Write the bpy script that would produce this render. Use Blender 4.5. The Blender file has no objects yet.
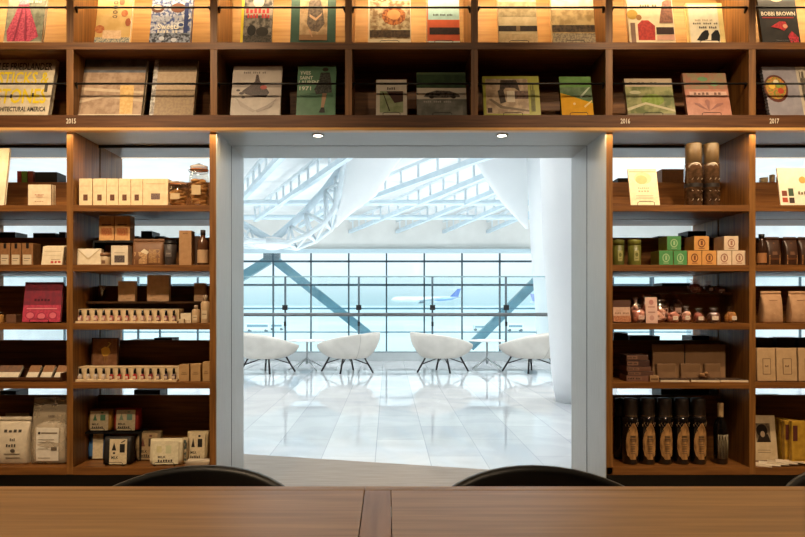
import bpy, bmesh, math, random
from mathutils import Vector, Matrix
random.seed(7)
PI = math.pi
scn = bpy.context.scene
COL = scn.collection
F = 650.0; VX = 388.0; VY = 304.0; EYE = 1.1
YF = 3.095          # front plane of the lower shelving
YU = 3.055          # front plane of the upper bookcase
YM = 3.385          # middle of the double sided shelving
YB = 3.67           # rear plane

def PX(px, Y): return (px - VX) / F * Y
def PZ(py, Y): return EYE + (VY - py) / F * Y
def P(px, py, Y): return Vector((PX(px, Y), Y, PZ(py, Y)))

# ------------------------------------------------------------------ materials
def lin(h):
    if isinstance(h, (tuple, list)): c = h
    else:
        h = h.lstrip('#'); c = [int(h[i:i+2], 16) / 255 for i in (0, 2, 4)]
    return tuple(((x / 12.92) if x <= .04045 else ((x + .055) / 1.055) ** 2.4) for x in c[:3]) + (1,)
MATS = {}
def mat(h, rough=.6, h2=None, scale=30, metal=0, stretch=(1, 1, 1), alpha=None, trans=0, emit=0, coat=0, detail=4, bump=0, contrast=(.35, .65), spec=.5, emitc=None):
    key = (str(h), rough, str(h2), scale, metal, stretch, alpha, trans, emit, coat, bump, contrast, spec)
    if key in MATS: return MATS[key]
    m = bpy.data.materials.new('surface'); m.use_nodes = True
    nt = m.node_tree; b = nt.nodes['Principled BSDF']
    c1 = lin(h)
    if h2 is None: c2 = tuple(min(1, x * .86) for x in c1[:3]) + (1,)
    else: c2 = lin(h2)
    tc = nt.nodes.new('ShaderNodeTexCoord'); mp = nt.nodes.new('ShaderNodeMapping')
    mp.inputs['Scale'].default_value = stretch
    nz = nt.nodes.new('ShaderNodeTexNoise'); nz.inputs['Scale'].default_value = scale; nz.inputs['Detail'].default_value = detail
    rp = nt.nodes.new('ShaderNodeValToRGB')
    rp.color_ramp.elements[0].position = contrast[0]; rp.color_ramp.elements[0].color = c2
    rp.color_ramp.elements[1].position = contrast[1]; rp.color_ramp.elements[1].color = c1
    L = nt.links.new
    L(tc.outputs['Object'], mp.inputs['Vector']); L(mp.outputs[0], nz.inputs['Vector']); L(nz.outputs['Fac'], rp.inputs[0]); L(rp.outputs[0], b.inputs['Base Color'])
    b.inputs['Roughness'].default_value = rough; b.inputs['Metallic'].default_value = metal
    b.inputs['Transmission Weight'].default_value = trans
    b.inputs['Specular IOR Level'].default_value = spec
    if coat: b.inputs['Coat Weight'].default_value = coat; b.inputs['Coat Roughness'].default_value = .08
    if alpha is not None: b.inputs['Alpha'].default_value = alpha
    if emit:
        b.inputs['Emission Color'].default_value = lin(emitc or h); b.inputs['Emission Strength'].default_value = emit
    if bump:
        bp = nt.nodes.new('ShaderNodeBump'); bp.inputs['Strength'].default_value = bump; bp.inputs['Distance'].default_value = .002
        L(nz.outputs['Fac'], bp.inputs['Height']); L(bp.outputs[0], b.inputs['Normal'])
    MATS[key] = m
    return m
def wood(h, h2, axis='x', rough=.45, sc=1.0):
    st = {'x': (1.2, 22, 22), 'z': (22, 22, 1.2), 'y': (22, 1.2, 22)}[axis]
    return mat(h, rough, h2, 3.2 * sc, stretch=st, detail=6, contrast=(.3, .7), spec=.35)
def thin_glass(tint, refl=.06, rough=.02):
    key = ('glass', tint, refl)
    if key in MATS: return MATS[key]
    m = bpy.data.materials.new('clear_glass'); m.use_nodes = True; nt = m.node_tree
    for n in list(nt.nodes): nt.nodes.remove(n)
    o = nt.nodes.new('ShaderNodeOutputMaterial'); mx = nt.nodes.new('ShaderNodeMixShader')
    t = nt.nodes.new('ShaderNodeBsdfTransparent'); t.inputs[0].default_value = tint + (1,)
    g = nt.nodes.new('ShaderNodeBsdfGlossy'); g.inputs['Roughness'].default_value = rough
    nz = nt.nodes.new('ShaderNodeTexNoise'); nz.inputs['Scale'].default_value = 2
    mr = nt.nodes.new('ShaderNodeMapRange'); mr.inputs['To Min'].default_value = refl * .8; mr.inputs['To Max'].default_value = refl * 1.2
    L = nt.links.new
    L(nz.outputs['Fac'], mr.inputs['Value']); L(mr.outputs[0], mx.inputs[0]); L(t.outputs[0], mx.inputs[1]); L(g.outputs[0], mx.inputs[2]); L(mx.outputs[0], o.inputs[0])
    MATS[key] = m
    return m

WX = wood('#8a5a2a', '#5c3716', 'x'); WZ = wood('#966631', '#65411d', 'z'); WY = wood('#7c5230', '#583822', 'y')
DKX = wood('#5a3c24', '#40291a', 'x'); 
GREY = mat('#b9bcba', .42, '#a3a6a5', 14, stretch=(40, 40, .6), contrast=(.3, .7))
BLACK = mat('#0c0b0b', .45, '#050505', 20)
BLKM = mat('#15110e', .35, '#0b0907', 20, metal=.3)
WHITE = mat('#eeeeec', .5, '#e4e6e6', 3)
KRAFT = mat('#b98d62', .8, '#a87c52', 60)
CREAM = mat('#e6d8bc', .7, '#d9c9aa', 40)
PAGE = mat('#e9e1cf', .8, '#d8ceb8', 90, stretch=(1, 30, 1))
GLASSY = thin_glass((.93, .9, .85), .10)

# ------------------------------------------------------------------ mesh helper
class G:
    def __init__(s): s.bm = bmesh.new()
    def _mi(s, fs, m, sm=False):
        for f in fs: f.material_index = m; f.smooth = sm
    def box(s, x0, x1, y0, y1, z0, z1, m=0, bev=0, M=None):
        vs = [s.bm.verts.new((x, y, z)) for x in (x0, x1) for y in (y0, y1) for z in (z0, z1)]
        idx = [(0, 1, 3, 2), (4, 6, 7, 5), (0, 4, 5, 1), (2, 3, 7, 6), (0, 2, 6, 4), (1, 5, 7, 3)]
        fs = [s.bm.faces.new([vs[i] for i in q]) for q in idx]
        s._mi(fs, m)
        if bev:
            es = {e for f in fs for e in f.edges}
            r = bmesh.ops.bevel(s.bm, geom=list(es), offset=bev, segments=2, affect='EDGES', profile=.6)
            s._mi(r['faces'], m); vs = list({v for f in r['faces'] for v in f.verts})
        if M is not None:
            for v in vs: v.co = M @ v.co
        return s
    def beam(s, a, b, w, h, m=0, up=(0, 0, 1)):
        a = Vector(a); b = Vector(b); d = b - a; Lg = d.length; d.normalize()
        up = Vector(up)
        if abs(d.dot(up)) > .98: up = Vector((0, 1, 0))
        x = d.cross(up).normalized(); z = x.cross(d)
        M = Matrix((x, d, z)).transposed().to_4x4(); M.translation = a
        return s.box(-w / 2, w / 2, 0, Lg, -h / 2, h / 2, m, 0, M)
    def tube(s, pts, r, m=0, n=8, closed=False):
        pts = [Vector(p) for p in pts]; N = len(pts); rs = r if isinstance(r, (list, tuple)) else [r] * N
        rings = []; prev = None
        for i, p in enumerate(pts):
            if closed: d = pts[(i + 1) % N] - pts[i - 1]
            else: d = pts[min(i + 1, N - 1)] - pts[max(i - 1, 0)]
            d.normalize()
            u = prev if prev is not None else (Vector((0, 0, 1)) if abs(d.z) < .9 else Vector((1, 0, 0)))
            x = d.cross(u)
            if x.length < 1e-4: x = d.cross(Vector((0, 1, 0)))
            x.normalize(); y = x.cross(d).normalized(); prev = y
            rings.append([s.bm.verts.new(p + (x * math.cos(2 * PI * k / n) + y * math.sin(2 * PI * k / n)) * rs[i]) for k in range(n)])
        for i in range(N if closed else N - 1):
            A = rings[i]; B = rings[(i + 1) % N]
            for k in range(n): s._mi([s.bm.faces.new((A[k], A[(k + 1) % n], B[(k + 1) % n], B[k]))], m, True)
        if not closed:
            s._mi([s.bm.faces.new(rings[0][::-1]), s.bm.faces.new(rings[-1])], m)
        return s
    def loft(s, rings, m=0, smooth=True, caps=True):
        R = [[s.bm.verts.new(p) for p in ring] for ring in rings]; n = len(R[0])
        for i in range(len(R) - 1):
            for k in range(n): s._mi([s.bm.faces.new((R[i][k], R[i][(k + 1) % n], R[i + 1][(k + 1) % n], R[i + 1][k]))], m, smooth)
        if caps: s._mi([s.bm.faces.new(R[0][::-1]), s.bm.faces.new(R[-1])], m)
        return s
    def lathe(s, prof, m=0, c=(0, 0, 0), n=20, caps=True):
        return s.loft([[(c[0] + max(r, .0002) * math.cos(2 * PI * k / n), c[1] + max(r, .0002) * math.sin(2 * PI * k / n), c[2] + z) for k in range(n)] for r, z in prof], m, True, caps)
    def prism(s, pts, y0, y1, m=0):      # outline in xz, extruded along y
        A = [s.bm.verts.new((x, y0, z)) for x, z in pts]; B = [s.bm.verts.new((x, y1, z)) for x, z in pts]; n = len(pts)
        fs = [s.bm.faces.new(A), s.bm.faces.new(B[::-1])] + [s.bm.faces.new((A[k], B[k], B[(k + 1) % n], A[(k + 1) % n])) for k in range(n)]
        s._mi(fs, m); return s
    def blob(s, c, r, m=0, jit=0, sub=2, sq=(1, 1, 1)):
        g = bmesh.ops.create_icosphere(s.bm, subdivisions=sub, radius=1)
        for v in g['verts']:
            k = 1 + random.uniform(-jit, jit)
            v.co = Vector((c[0] + v.co.x * r * sq[0] * k, c[1] + v.co.y * r * sq[1] * k, c[2] + v.co.z * r * sq[2] * k))
        s._mi({f for v in g['verts'] for f in v.link_faces}, m, True)
        return s
    def build(s, name, mats, parent=None, loc=None):
        if not isinstance(mats, (list, tuple)): mats = [mats]
        bmesh.ops.recalc_face_normals(s.bm, faces=s.bm.faces[:])
        me = bpy.data.meshes.new(name); s.bm.to_mesh(me); s.bm.free()
        for m in mats: me.materials.append(m)
        o = bpy.data.objects.new(name, me); COL.objects.link(o)
        if parent: o.parent = parent
        if loc is not None: o.location = loc
        return o
def tag(o, label, cat, group=None, kind=None):
    o['label'] = label; o['category'] = cat
    if group: o['group'] = group
    if kind: o['kind'] = kind
    return o
def thing(name, label, cat, loc, rot=(0, 0, 0), group=None):
    o = bpy.data.objects.new(name, None); COL.objects.link(o); o.empty_display_size = .05
    o.location = loc; o.rotation_euler = rot
    return tag(o, label, cat, group)
def struct(name, g, m, loc=None):
    o = g.build(name, m, None, loc); o['kind'] = 'structure'; return o
def copy_tree(o, parent=None):
    c = o.copy(); COL.objects.link(c); c.parent = parent
    for ch in list(o.children): copy_tree(ch, c)
    return c
ORD = ['leftmost', 'second from the left', 'third from the left', 'fourth from the left', 'fifth from the left', 'sixth from the left', 'seventh from the left', 'eighth from the left', 'ninth from the left', 'tenth from the left', 'eleventh from the left', 'twelfth from the left', 'thirteenth from the left', 'fourteenth from the left']
def ordl(i, n): return 'rightmost' if i == n - 1 else ORD[i]

# ------------------------------------------------------------------ flat artwork
def text_mesh(txt, bold=0):
    cu = bpy.data.curves.new('t', 'FONT'); cu.body = txt; cu.align_x = 'LEFT'; cu.offset = bold; cu.resolution_u = 2
    o = bpy.data.objects.new('t', cu); COL.objects.link(o)
    bpy.context.view_layer.update()
    me = bpy.data.meshes.new_from_object(o.evaluated_get(bpy.context.evaluated_depsgraph_get()))
    bpy.data.objects.remove(o); bpy.data.curves.remove(cu)
    return me
READ = {'LEE FRIEDLANDER', 'STICKS &', 'STONES', 'ARCHITECTURAL AMERICA', 'O', 'YVES', 'SAINT', 'LAURENT', '1971', 'BOBBI BROWN', 'Sweets', 'MILK', '2015', '2016', '2017'}
def art(items, w, h, name, parent, y=-.0006, rough=.5, yf=None, loc=None):
    """items in a unit square, x right, z up; the drawing faces -y"""
    g = G(); ms = []; 
    for i, it in enumerate(items):
        yy = y - .00025 * i
        k = it[0]; c = it[-1]
        m = mat(c[0], rough, c[1], (c[2] if len(c) > 2 else 60) * 2.5, contrast=(.42, .58), detail=8) if isinstance(c, tuple) else mat(c, rough)
        if m not in ms: ms.append(m)
        mi = ms.index(m)
        def V(u, v):
            return g.bm.verts.new((u * w - w / 2, yy + (yf(v, u) if yf else 0), v * h))
        if k == 'r':
            _, a, b, c_, d, _ = it
            n = 3 if yf else 1
            for q in range(n):
                v0 = b + (d - b) * q / n; v1 = b + (d - b) * (q + 1) / n
                g._mi([g.bm.faces.new([V(a, v0), V(c_, v0), V(c_, v1), V(a, v1)])], mi)
        elif k == 'p':
            g._mi([g.bm.faces.new([V(*p) for p in it[1]])], mi)
        elif k == 'e':
            _, cx, cy, rx, ry, _ = it
            g._mi([g.bm.faces.new([V(cx + rx * math.cos(2 * PI * j / 20), cy + ry * math.sin(2 * PI * j / 20)) for j in range(20)])], mi)
        elif k == 't':           # ('t', text, x0, z0, x1, z1, colour)  fitted in the box
            _, s, a, b, c_, d, _ = it
            if s not in READ:      # print too small to read in the photo: a row of little marks
                n = max(3, len(s))
                for q in range(n):
                    if q and q % 5 == 4 and n > 6: continue
                    u0 = a + (c_ - a) * q / n; u1 = a + (c_ - a) * (q + .62) / n; tp = d - (d - b) * (.22 if q % 3 == 1 else 0)
                    g._mi([g.bm.faces.new([V(u0, b), V(u1, b), V(u1, tp), V(u0, tp)])], mi)
                continue
            me = text_mesh(s, .02)
            xs = [v.co.x for v in me.vertices]; ys = [v.co.y for v in me.vertices]
            if not xs: continue
            x0, x1, y0, y1 = min(xs), max(xs), min(ys), max(ys)
            vs = [V(a + (c_ - a) * (v.co.x - x0) / (x1 - x0), b + (d - b) * (v.co.y - y0) / max(1e-6, y1 - y0)) for v in me.vertices]
            for pl in me.polygons:
                try: g._mi([g.bm.faces.new([vs[j] for j in pl.vertices])], mi)
                except ValueError: pass
            bpy.data.meshes.remove(me)
    bmesh.ops.recalc_face_normals
    me = bpy.data.meshes.new(name); g.bm.to_mesh(me); g.bm.free()
    for m in ms: me.materials.append(m)
    o = bpy.data.objects.new(name, me); COL.objects.link(o); o.parent = parent
    if loc is not None: o.location = loc
    return o

# ------------------------------------------------------------------ products
ZC = {1: PZ(205, YF), 2: PZ(264.8, YF), 3: PZ(323.3, YF), 4: PZ(382.3, YF), 5: PZ(467.3, YF)}
def pack(name, label, cat, x0, x1, top, cell, d=.04, dep=.05, col=None, items=None, group=None, rz=0, bev=.0015, base=0, part='carton', printname='printed_label', lean=0, extra=None):
    Y = YF + d; s = F / Y; zb = (ZC[cell] if isinstance(cell, int) else cell) + base
    w = (x1 - x0) / s; h = PZ(top, Y) - zb
    X = PX((x0 + x1) / 2, Y)
    m = col if not isinstance(col, str) else mat(col, .7, None, 50)
    lift = dep * math.sin(lean) if lean else 0
    if items is None and extra is None:
        g = G(); g.box(-w / 2, w / 2, 0, dep, 0, h, 0, bev)
        o = g.build(name, m, None, (X, Y, zb + lift)); o.rotation_euler = (-lean, 0, rz)
        return tag(o, label, cat, group)
    t = thing(name, label, cat, (X, Y, zb + lift), (-lean, 0, rz), group)
    G().box(-w / 2, w / 2, 0, dep, 0, h, 0, bev).build(part, m, t)
    if items: art(items, w, h, printname, t)
    if extra: extra(t, w, h, dep)
    return t
def sup(w, d, z, n=20, e=.35, cx=0, cy=0):
    out = []
    for k in range(n):
        a = 2 * PI * k / n; c = math.cos(a); s_ = math.sin(a)
        out.append((cx + w / 2 * math.copysign(abs(c) ** e, c), cy + d / 2 * math.copysign(abs(s_) ** e, s_), z))
    return out
PF = [(0, .8), (.04, 1), (.3, 1.05), (.55, .9), (.75, .6), (.86, .25), (.9, .1), (1, .08)]
def pf(v):
    for (a, fa), (b, fb) in zip(PF, PF[1:]):
        if a <= v <= b: return fa + (fb - fa) * (v - a) / (b - a)
    return PF[-1][1]
def pouch(name, label, cat, x0, x1, top, cell, d=.04, dep=.06, col=None, items=None, group=None, rz=0, sealcol=None, base=0, matter=None, inner=None):
    Y = YF + d; s = F / Y; zb = (ZC[cell] if isinstance(cell, int) else cell) + base
    w = (x1 - x0) / s; h = PZ(top, Y) - zb; X = PX((x0 + x1) / 2, Y)
    m = matter or (col if not isinstance(col, str) else mat(col, .55, None, 40, bump=.3))
    t = thing(name, label, cat, (X, Y + dep / 2, zb), (0, 0, rz), group)
    G().loft([sup(w * (1 - .04 * math.sin(v * PI)), dep * f, v * h) for v, f in PF[:7]]).build('bag', m, t)
    G().loft([sup(w, max(.004, dep * f), v * h) for v, f in PF[6:]]).build('top_seal', sealcol or m, t)
    if inner: inner(t, w, h, dep)
    if items: art(items, w, h, 'printed_label', t, yf=lambda v, u=.5: -dep / 2 * pf(v) * (1 - abs(2 * u - 1) ** 6 * .5) - .0012)
    return t
def easel(label, X, Y, z, w=.06, lean=.2, h=.12):
    g = G(); r = .0014; a = w / 2
    g.tube([(-a, -.012, .001), (-a, -.014, .016), (-a * .8, -.014, .02), (a * .8, -.014, .02), (a, -.014, .016), (a, -.012, .001)], r, n=6)
    for sx in (-a, a): g.tube([(sx, -.012, .0015), (sx, .07, .0015)], r, n=6)
    tl = math.tan(lean)
    g.tube([(-a, .022, .0015), (-a, .022 + h * tl, h), (a, .022 + h * tl, h), (a, .022, .0015)], r, n=6)
    g.tube([(0, .022 + h * tl, h), (0, .07, .0015)], r, n=6)
    g.tube([(-a, .07, .0015), (a, .07, .0015)], r, n=6)
    o = g.build('wire_easel', BLKM, None, (X, Y, z)); return tag(o, label, 'stand', 'wire display easels')
LEAN = .36
def book(label, x0, x1, top, zshelf, Yd, items, cover='#d8cdb8', th=.022, lean=LEAN, group=None, cat='book', eas=None, spine=None, rz=0, extra=None, shiny=.35, roll=0, easw=None):
    Y = Yd; s = F / Y; w = (x1 - x0) / s
    hz = PZ(top, Y + .03) - zshelf - .004; hz = PZ(top, Y + hz * math.tan(lean)) - zshelf - .004 - th * math.sin(lean); h = hz / math.cos(lean)
    X = PX((x0 + x1) / 2, Y)
    t = thing('book', label, cat, (X, Y, zshelf + .0032 + th * math.sin(lean)), (-lean, 0, rz), group)
    cm = mat(cover, shiny, None, 30); sm = mat(spine, shiny) if spine else cm
    g = G(); g.box(-w / 2, w / 2, 0, .002, 0, h, 0); g.box(-w / 2, w / 2, th - .002, th, 0, h, 0); g.box(-w / 2, -w / 2 + .002, 0, th, 0, h, 1)
    g.build('cover', [cm, sm], t)
    G().box(-w / 2 + .002, w / 2 - .003, .002, th - .002, .003, h - .003).build('pages', PAGE, t)
    art(items, w, h, 'cover_picture', t, rough=shiny)
    if extra: extra(t, w, h, th)
    if eas: easel(eas, X, Y - .003, zshelf, easw or min(w * .55, .09), lean, min(.13, h * .6))
    return t

# ================================================================== SETTING
# shop floor with its slanted border to the tiles
def bl(x): return 4.77 + (x + 1.06) * (4.386 - 4.77) / (.418 + 1.06)
XL, XR = -2.2, 2.46
g = G()
v = [(XL - .1, -1.6), (XR + .1, -1.6), (XR + .1, bl(XR + .1)), (XL - .1, bl(XL - .1))]
top = [g.bm.verts.new((x, y, 0)) for x, y in v]; bot = [g.bm.verts.new((x, y, -.1)) for x, y in v]
g.bm.faces.new(top); g.bm.faces.new(bot[::-1])
for k in range(4): g.bm.faces.new((top[k], bot[k], bot[(k + 1) % 4], top[(k + 1) % 4]))
WF = wood('#9c8d7c', '#7d6d5c', 'x', .4)
struct('floor', g, WF)
# lounge tiles
def tilemat():
    m = bpy.data.materials.new('polished_stone_tiles'); m.use_nodes = True; nt = m.node_tree; b = nt.nodes['Principled BSDF']; L = nt.links.new
    tc = nt.nodes.new('ShaderNodeTexCoord'); mp = nt.nodes.new('ShaderNodeMapping'); mp.inputs['Rotation'].default_value = (0, 0, PI / 2); mp.inputs['Location'].default_value = (.1, .09, 0)
    br = nt.nodes.new('ShaderNodeTexBrick'); br.offset = .5; br.inputs['Scale'].default_value = 1
    br.inputs['Brick Width'].default_value = 1.15; br.inputs['Row Height'].default_value = .385; br.inputs['Mortar Size'].default_value = .0035; br.inputs['Mortar Smooth'].default_value = .1; br.inputs['Bias'].default_value = .35
    br.inputs['Color1'].default_value = lin('#bfc4c9'); br.inputs['Color2'].default_value = lin('#dcdedf'); br.inputs['Mortar'].default_value = lin('#b9bec1')
    nz = nt.nodes.new('ShaderNodeTexNoise'); nz.inputs['Scale'].default_value = 1.6; nz.inputs['Detail'].default_value = 8; nz.inputs['Distortion'].default_value = 1.5
    rp = nt.nodes.new('ShaderNodeValToRGB'); rp.color_ramp.elements[0].position = .42; rp.color_ramp.elements[0].color = (.84, .86, .88, 1); rp.color_ramp.elements[1].position = .6; rp.color_ramp.elements[1].color = (1, 1, 1, 1)
    mx = nt.nodes.new('ShaderNodeMix'); mx.data_type = 'RGBA'; mx.blend_type = 'MULTIPLY'; mx.inputs[0].default_value = .6
    L(tc.outputs['Object'], mp.inputs[0]); L(mp.outputs[0], br.inputs['Vector']); L(tc.outputs['Object'], nz.inputs['Vector']); L(nz.outputs['Fac'], rp.inputs[0])
    L(br.outputs['Color'], mx.inputs[6]); L(rp.outputs[0], mx.inputs[7]); L(mx.outputs[2], b.inputs['Base Color'])
    b.inputs['Roughness'].default_value = .035; b.inputs['Specular IOR Level'].default_value = 1.0; b.inputs['IOR'].default_value = 1.6
    return m
TILE = tilemat()
YE = 12.9
g = G()
for pts in ([(XL - .1, bl(XL - .1)), (XR + .1, bl(XR + .1)), (XR + .1, YE), (XL - .1, YE)], [(-13, 3.75), (XL - .1, 3.75), (XL - .1, YE), (-13, YE)], [(XR + .1, bl(XR + .1)), (13, 3.75), (13, YE), (XR + .1, YE)]):
    A = [g.bm.verts.new((x, y, 0)) for x, y in pts]; B = [g.bm.verts.new((x, y, -.35)) for x, y in pts]; n = len(pts)
    g.bm.faces.new(A); g.bm.faces.new(B[::-1])
    for k in range(n): g.bm.faces.new((A[k], B[k], B[(k + 1) % n], A[(k + 1) % n]))
struct('floor', g, TILE)
struct('floor', G().box(-13, 13, YE + .02, 28, -5.1, -5), mat('#cfd6d8', .3, '#c0c8cb', 2))
# shop shell
SW = mat('#6b5138', .7, '#5b432d', 4)
struct('wall_left', G().box(XL - .1, XL, -1.6, YB, 0, 3.05), SW)
struct('wall_right', G().box(XR, XR + .1, -1.6, YB, 0, 3.05), SW)
struct('wall_back', G().box(XL, XR, -1.7, -1.6, 0, 3.05), SW)
struct('ceiling', G().box(XL - .1, XR + .1, -1.7, YB, 3.05, 3.15), mat('#4a3a2c', .8, '#3e3024', 4))
ZL = PZ(131, YF)     # lintel underside
ZUB = PZ(127.5, YU)
struct('wall_front', G().box(XL, XR, YM - .02, YB, ZL + .035, 3.05), SW)
struct('wall_front', G().box(-13, XL - .1, YB - .1, YB, 0, 3.15).box(XR + .1, 13, YB - .1, YB, 0, 3.15), WHITE)
# passage lining : grey panels, dark joint between
JL = PX(216.8, YF); JR = PX(605.5, YF)
g = G(); g.box(JL - .004, JL, YF, YM - .006, 0, ZL); g.box(JL - .004, JL, YM + .008, YB, 0, ZL); struct('trim_1', g, GREY)
struct('trim_2', G().box(JR, JR + .004, YF, YM - .006, 0, ZL).box(JR, JR + .004, YM + .008, YB, 0, ZL), GREY)
GREYH = mat('#a9adab', .42, '#9a9e9d', 14, stretch=(.6, 40, 40), contrast=(.3, .7))
struct('trim_3', G().box(JL - .0045, JR + .0045, YF - .02, YM - .006, ZL, ZL + .005).box(JL - .0045, JR + .0045, YM + .008, YB, ZL, ZL + .005), GREYH)
struct('trim_4', G().box(JL - .004, JL - .001, YM - .006, YM + .008, 0, ZL).box(JR + .001, JR + .004, YM - .006, YM + .008, 0, ZL).box(JL, JR, YM - .006, YM + .008, ZL + .004, ZL + .02), BLACK)
# downlights
for px, lab in ((318, 'left'), (502, 'right')):
    t = thing('recessed_downlight', 'small round recessed downlight, %s one of two in the grey lintel' % lab, 'light', (PX(px, 3.17), 3.17, ZL), (0, 0, 0), 'lintel downlights')
    G().lathe([(.029, -.004), (.031, 0), (.021, 0), (.021, -.004)], n=24, caps=False).build('trim_ring', mat('#d8d8d4', .3, metal=.6), t)
    G().lathe([(.021, -.003), (.016, -.0015)], n=24).build('lamp', mat('#fff2dc', .5, emit=14), t)
    ld = bpy.data.lights.new('downlight', 'SPOT'); ld.energy = 3; ld.color = (1, .86, .68); ld.spot_size = 1.6; ld.shadow_soft_size = .02
    o = bpy.data.objects.new('downlight', ld); COL.objects.link(o); o.parent = t; o.location = (0, 0, -.02)

# ================================================================== SHELVING
DV = [(66.2, 73.4), (210, 217.2), (345, 352), (471, 478), (606, 612.5), (749, 756)]
UD = [PX((a + b) / 2, YU) for a, b in DV]; TH = .033
zA = PZ(42.3, YU); zB = PZ(115, YU)
t = thing('bookcase', 'tall dark oak display bookcase above the passage, two rows of facing books', 'bookcase', (0, YU, 0))
def bx(name, m, *a, bev=.0008, par=None): return G().box(*a, 0, bev).build(name, m, par)
UDEP = YM - .02 - YU
zT = PZ(-33, YU)
bx('shelf', WX, XL, XR, 0, UDEP, zA - TH, zA, par=t)
bx('bottom_board', wood('#6e4626', '#4c2d15', 'x'), XL, XR, 0, UDEP, ZUB, zB, par=t)
bx('shelf', WX, XL, XR, 0, UDEP, zT, zT + TH, par=t)
bx('shelf', WX, XL, XR, 0, UDEP, 3.0, 3.04, par=t)
for x in UD:
    bx('divider', WZ, x - TH / 2, x + TH / 2, .001, UDEP, zB, zA - TH, par=t)
    bx('divider', WZ, x - TH / 2, x + TH / 2, .001, UDEP, zA, zT, par=t)
    bx('divider', WZ, x - TH / 2, x + TH / 2, .001, UDEP, zT + TH, 3.0, par=t)
bx('back_panel', wood('#b98e54', '#9c7240', 'x'), XL, XR, UDEP - .008, UDEP - .001, zA, zT, par=t)  # lit copy of the back wood: top row's glow put into the colour
bx('back_panel', WX, XL, XR, UDEP - .008, UDEP - .001, zB, zA - TH, par=t)
bx('light_strip_trim', wood('#e0b474', '#d0a060', 'x', .35), XL, XR, -.008, .03, ZUB - .016, ZUB - .002, par=t)  # lip wood raised to pale gold, standing for light from the strip
for tx, x0, x1 in (('2015', 66.2, 76), ('2016', 620.5, 630), ('2017', 769.5, 779)):
    art([('t', tx, 0, 0, 1, 1, '#e8dcc8')], (x1 - x0) / (F / YU), .024, 'year_lettering', t, y=-.001, loc=(PX((x0 + x1) / 2, YU), 0, PZ(123.6, YU)))
# guard rods
edges = [XL] + UD + [XR]
rods = ['far left', 'second', 'third', 'middle', 'fifth', 'sixth', 'far right']
for row, py in (('top', 6.5), ('lower', 83)):
    for i in range(7):
        a = edges[i] + (TH / 2 if i else 0); b = edges[i + 1] - (TH / 2 if i < 6 else 0); z = PZ(py, YU)
        tt = thing('guard_rod', 'thin black metal rod before the %s book row, %s bay from the left' % (row, rods[i]), 'rod', ((a + b) / 2, YU + .012, z), (0, 0, 0), 'guard rods on the bookcase')
        w = (b - a) / 2
        G().tube([(-w + .003, -.002, 0), (w - .003, -.002, 0)], .0050, n=8).build('rod', BLACK, tt)
        for sx in (-1, 1):
            G().tube([(sx * w, .024, -.013), (sx * (w - .006), .002, .001), (sx * (w - .012), -.004, .003)], [.005, .0075, .005], n=6).build('bracket', BLACK, tt)

# lower shelving, near and far halves
LW = [(66.2, 73.4), (210, 217.2)]; RW = [(605.5, 612.5), (749, 756)]
SH = .030
def lips(): return {1: PZ(183, YM), 2: PZ(238, YM), 3: PZ(286, YM), 4: PZ(340, YM), 5: PZ(394.5, YM)}
LIP = lips()
def unit(side, x0, x1, dx, ey, lab):
    t = thing('shelving_unit', lab, 'shelving', ((x0 + x1) / 2, YF if not ey else YM + .008, 0)); cx = (x0 + x1) / 2
    d0, d1 = (0, YM - .006 - YF) if not ey else (0, YB - YM - .008)
    for k in range(1, 6):
        for a, b in zip([x0] + dx, dx + [x1]):
            aa = a + (SH / 2 if a != x0 else 0); bb = b - (SH / 2 if b != x1 else 0)
            bx('shelf', WX, aa - cx, bb - cx, .0015 if k < 5 else 0, d1, ZC[k] - (.030 if k < 5 else .036), ZC[k], par=t)
    for k, a in enumerate([x0 + SH / 2] + dx + [x1 - SH / 2]):
        bx('upright', WZ, a - SH / 2 - cx, a + SH / 2 - cx, 0, d1, .288, ZL, par=t)
    bx('plinth', BLACK if not ey else GREY, x0 - cx, x1 - cx, .09 if not ey else .02, d1, 0, .286, par=t)
    bx('top_board', GREYH, x0 + SH - cx, x1 - SH - cx, .002, d1, ZL, ZL + .005, par=t)
    if not ey:
        for k in range(1, 6):
            for a, b in zip([x0 + SH / 2] + dx, dx + [x1 - SH / 2]):
                bx('back_board', WX, a + SH / 2 - cx, b - SH / 2 - cx, d1 - .014, d1, ZC[k], LIP[k], par=t)
        bx('gap_shade_strip', BLACK, x0 + SH - cx, x1 - SH - cx, d1 - .01, d1, ZL - .014, ZL, par=t)  # black strip stands in for the dark gap under the top
    else:
        bx('light_strip', mat('#fff0d8', .5, emit=.9), x0 + SH - cx, x1 - SH - cx, d1 - .012, d1 - .004, ZL - .004, ZL, par=t)
    return t
LD = PX(69.8, YF); RD = PX(752.5, YF)
unit('l', XL, JL - .0045, [LD], False, 'brown wooden shelving unit left of the passage, holding jars and small gift boxes')
unit('r', JR + .0045, XR, [RD], False, 'brown wooden shelving unit right of the passage, holding bottles and kraft bags')
unit('l', XL, JL - .0045, [LD], True, 'far half of the double sided shelving left of the passage, facing the lounge')
unit('r', JR + .0045, XR, [RD], True, 'far half of the double sided shelving right of the passage, facing the lounge')

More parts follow.
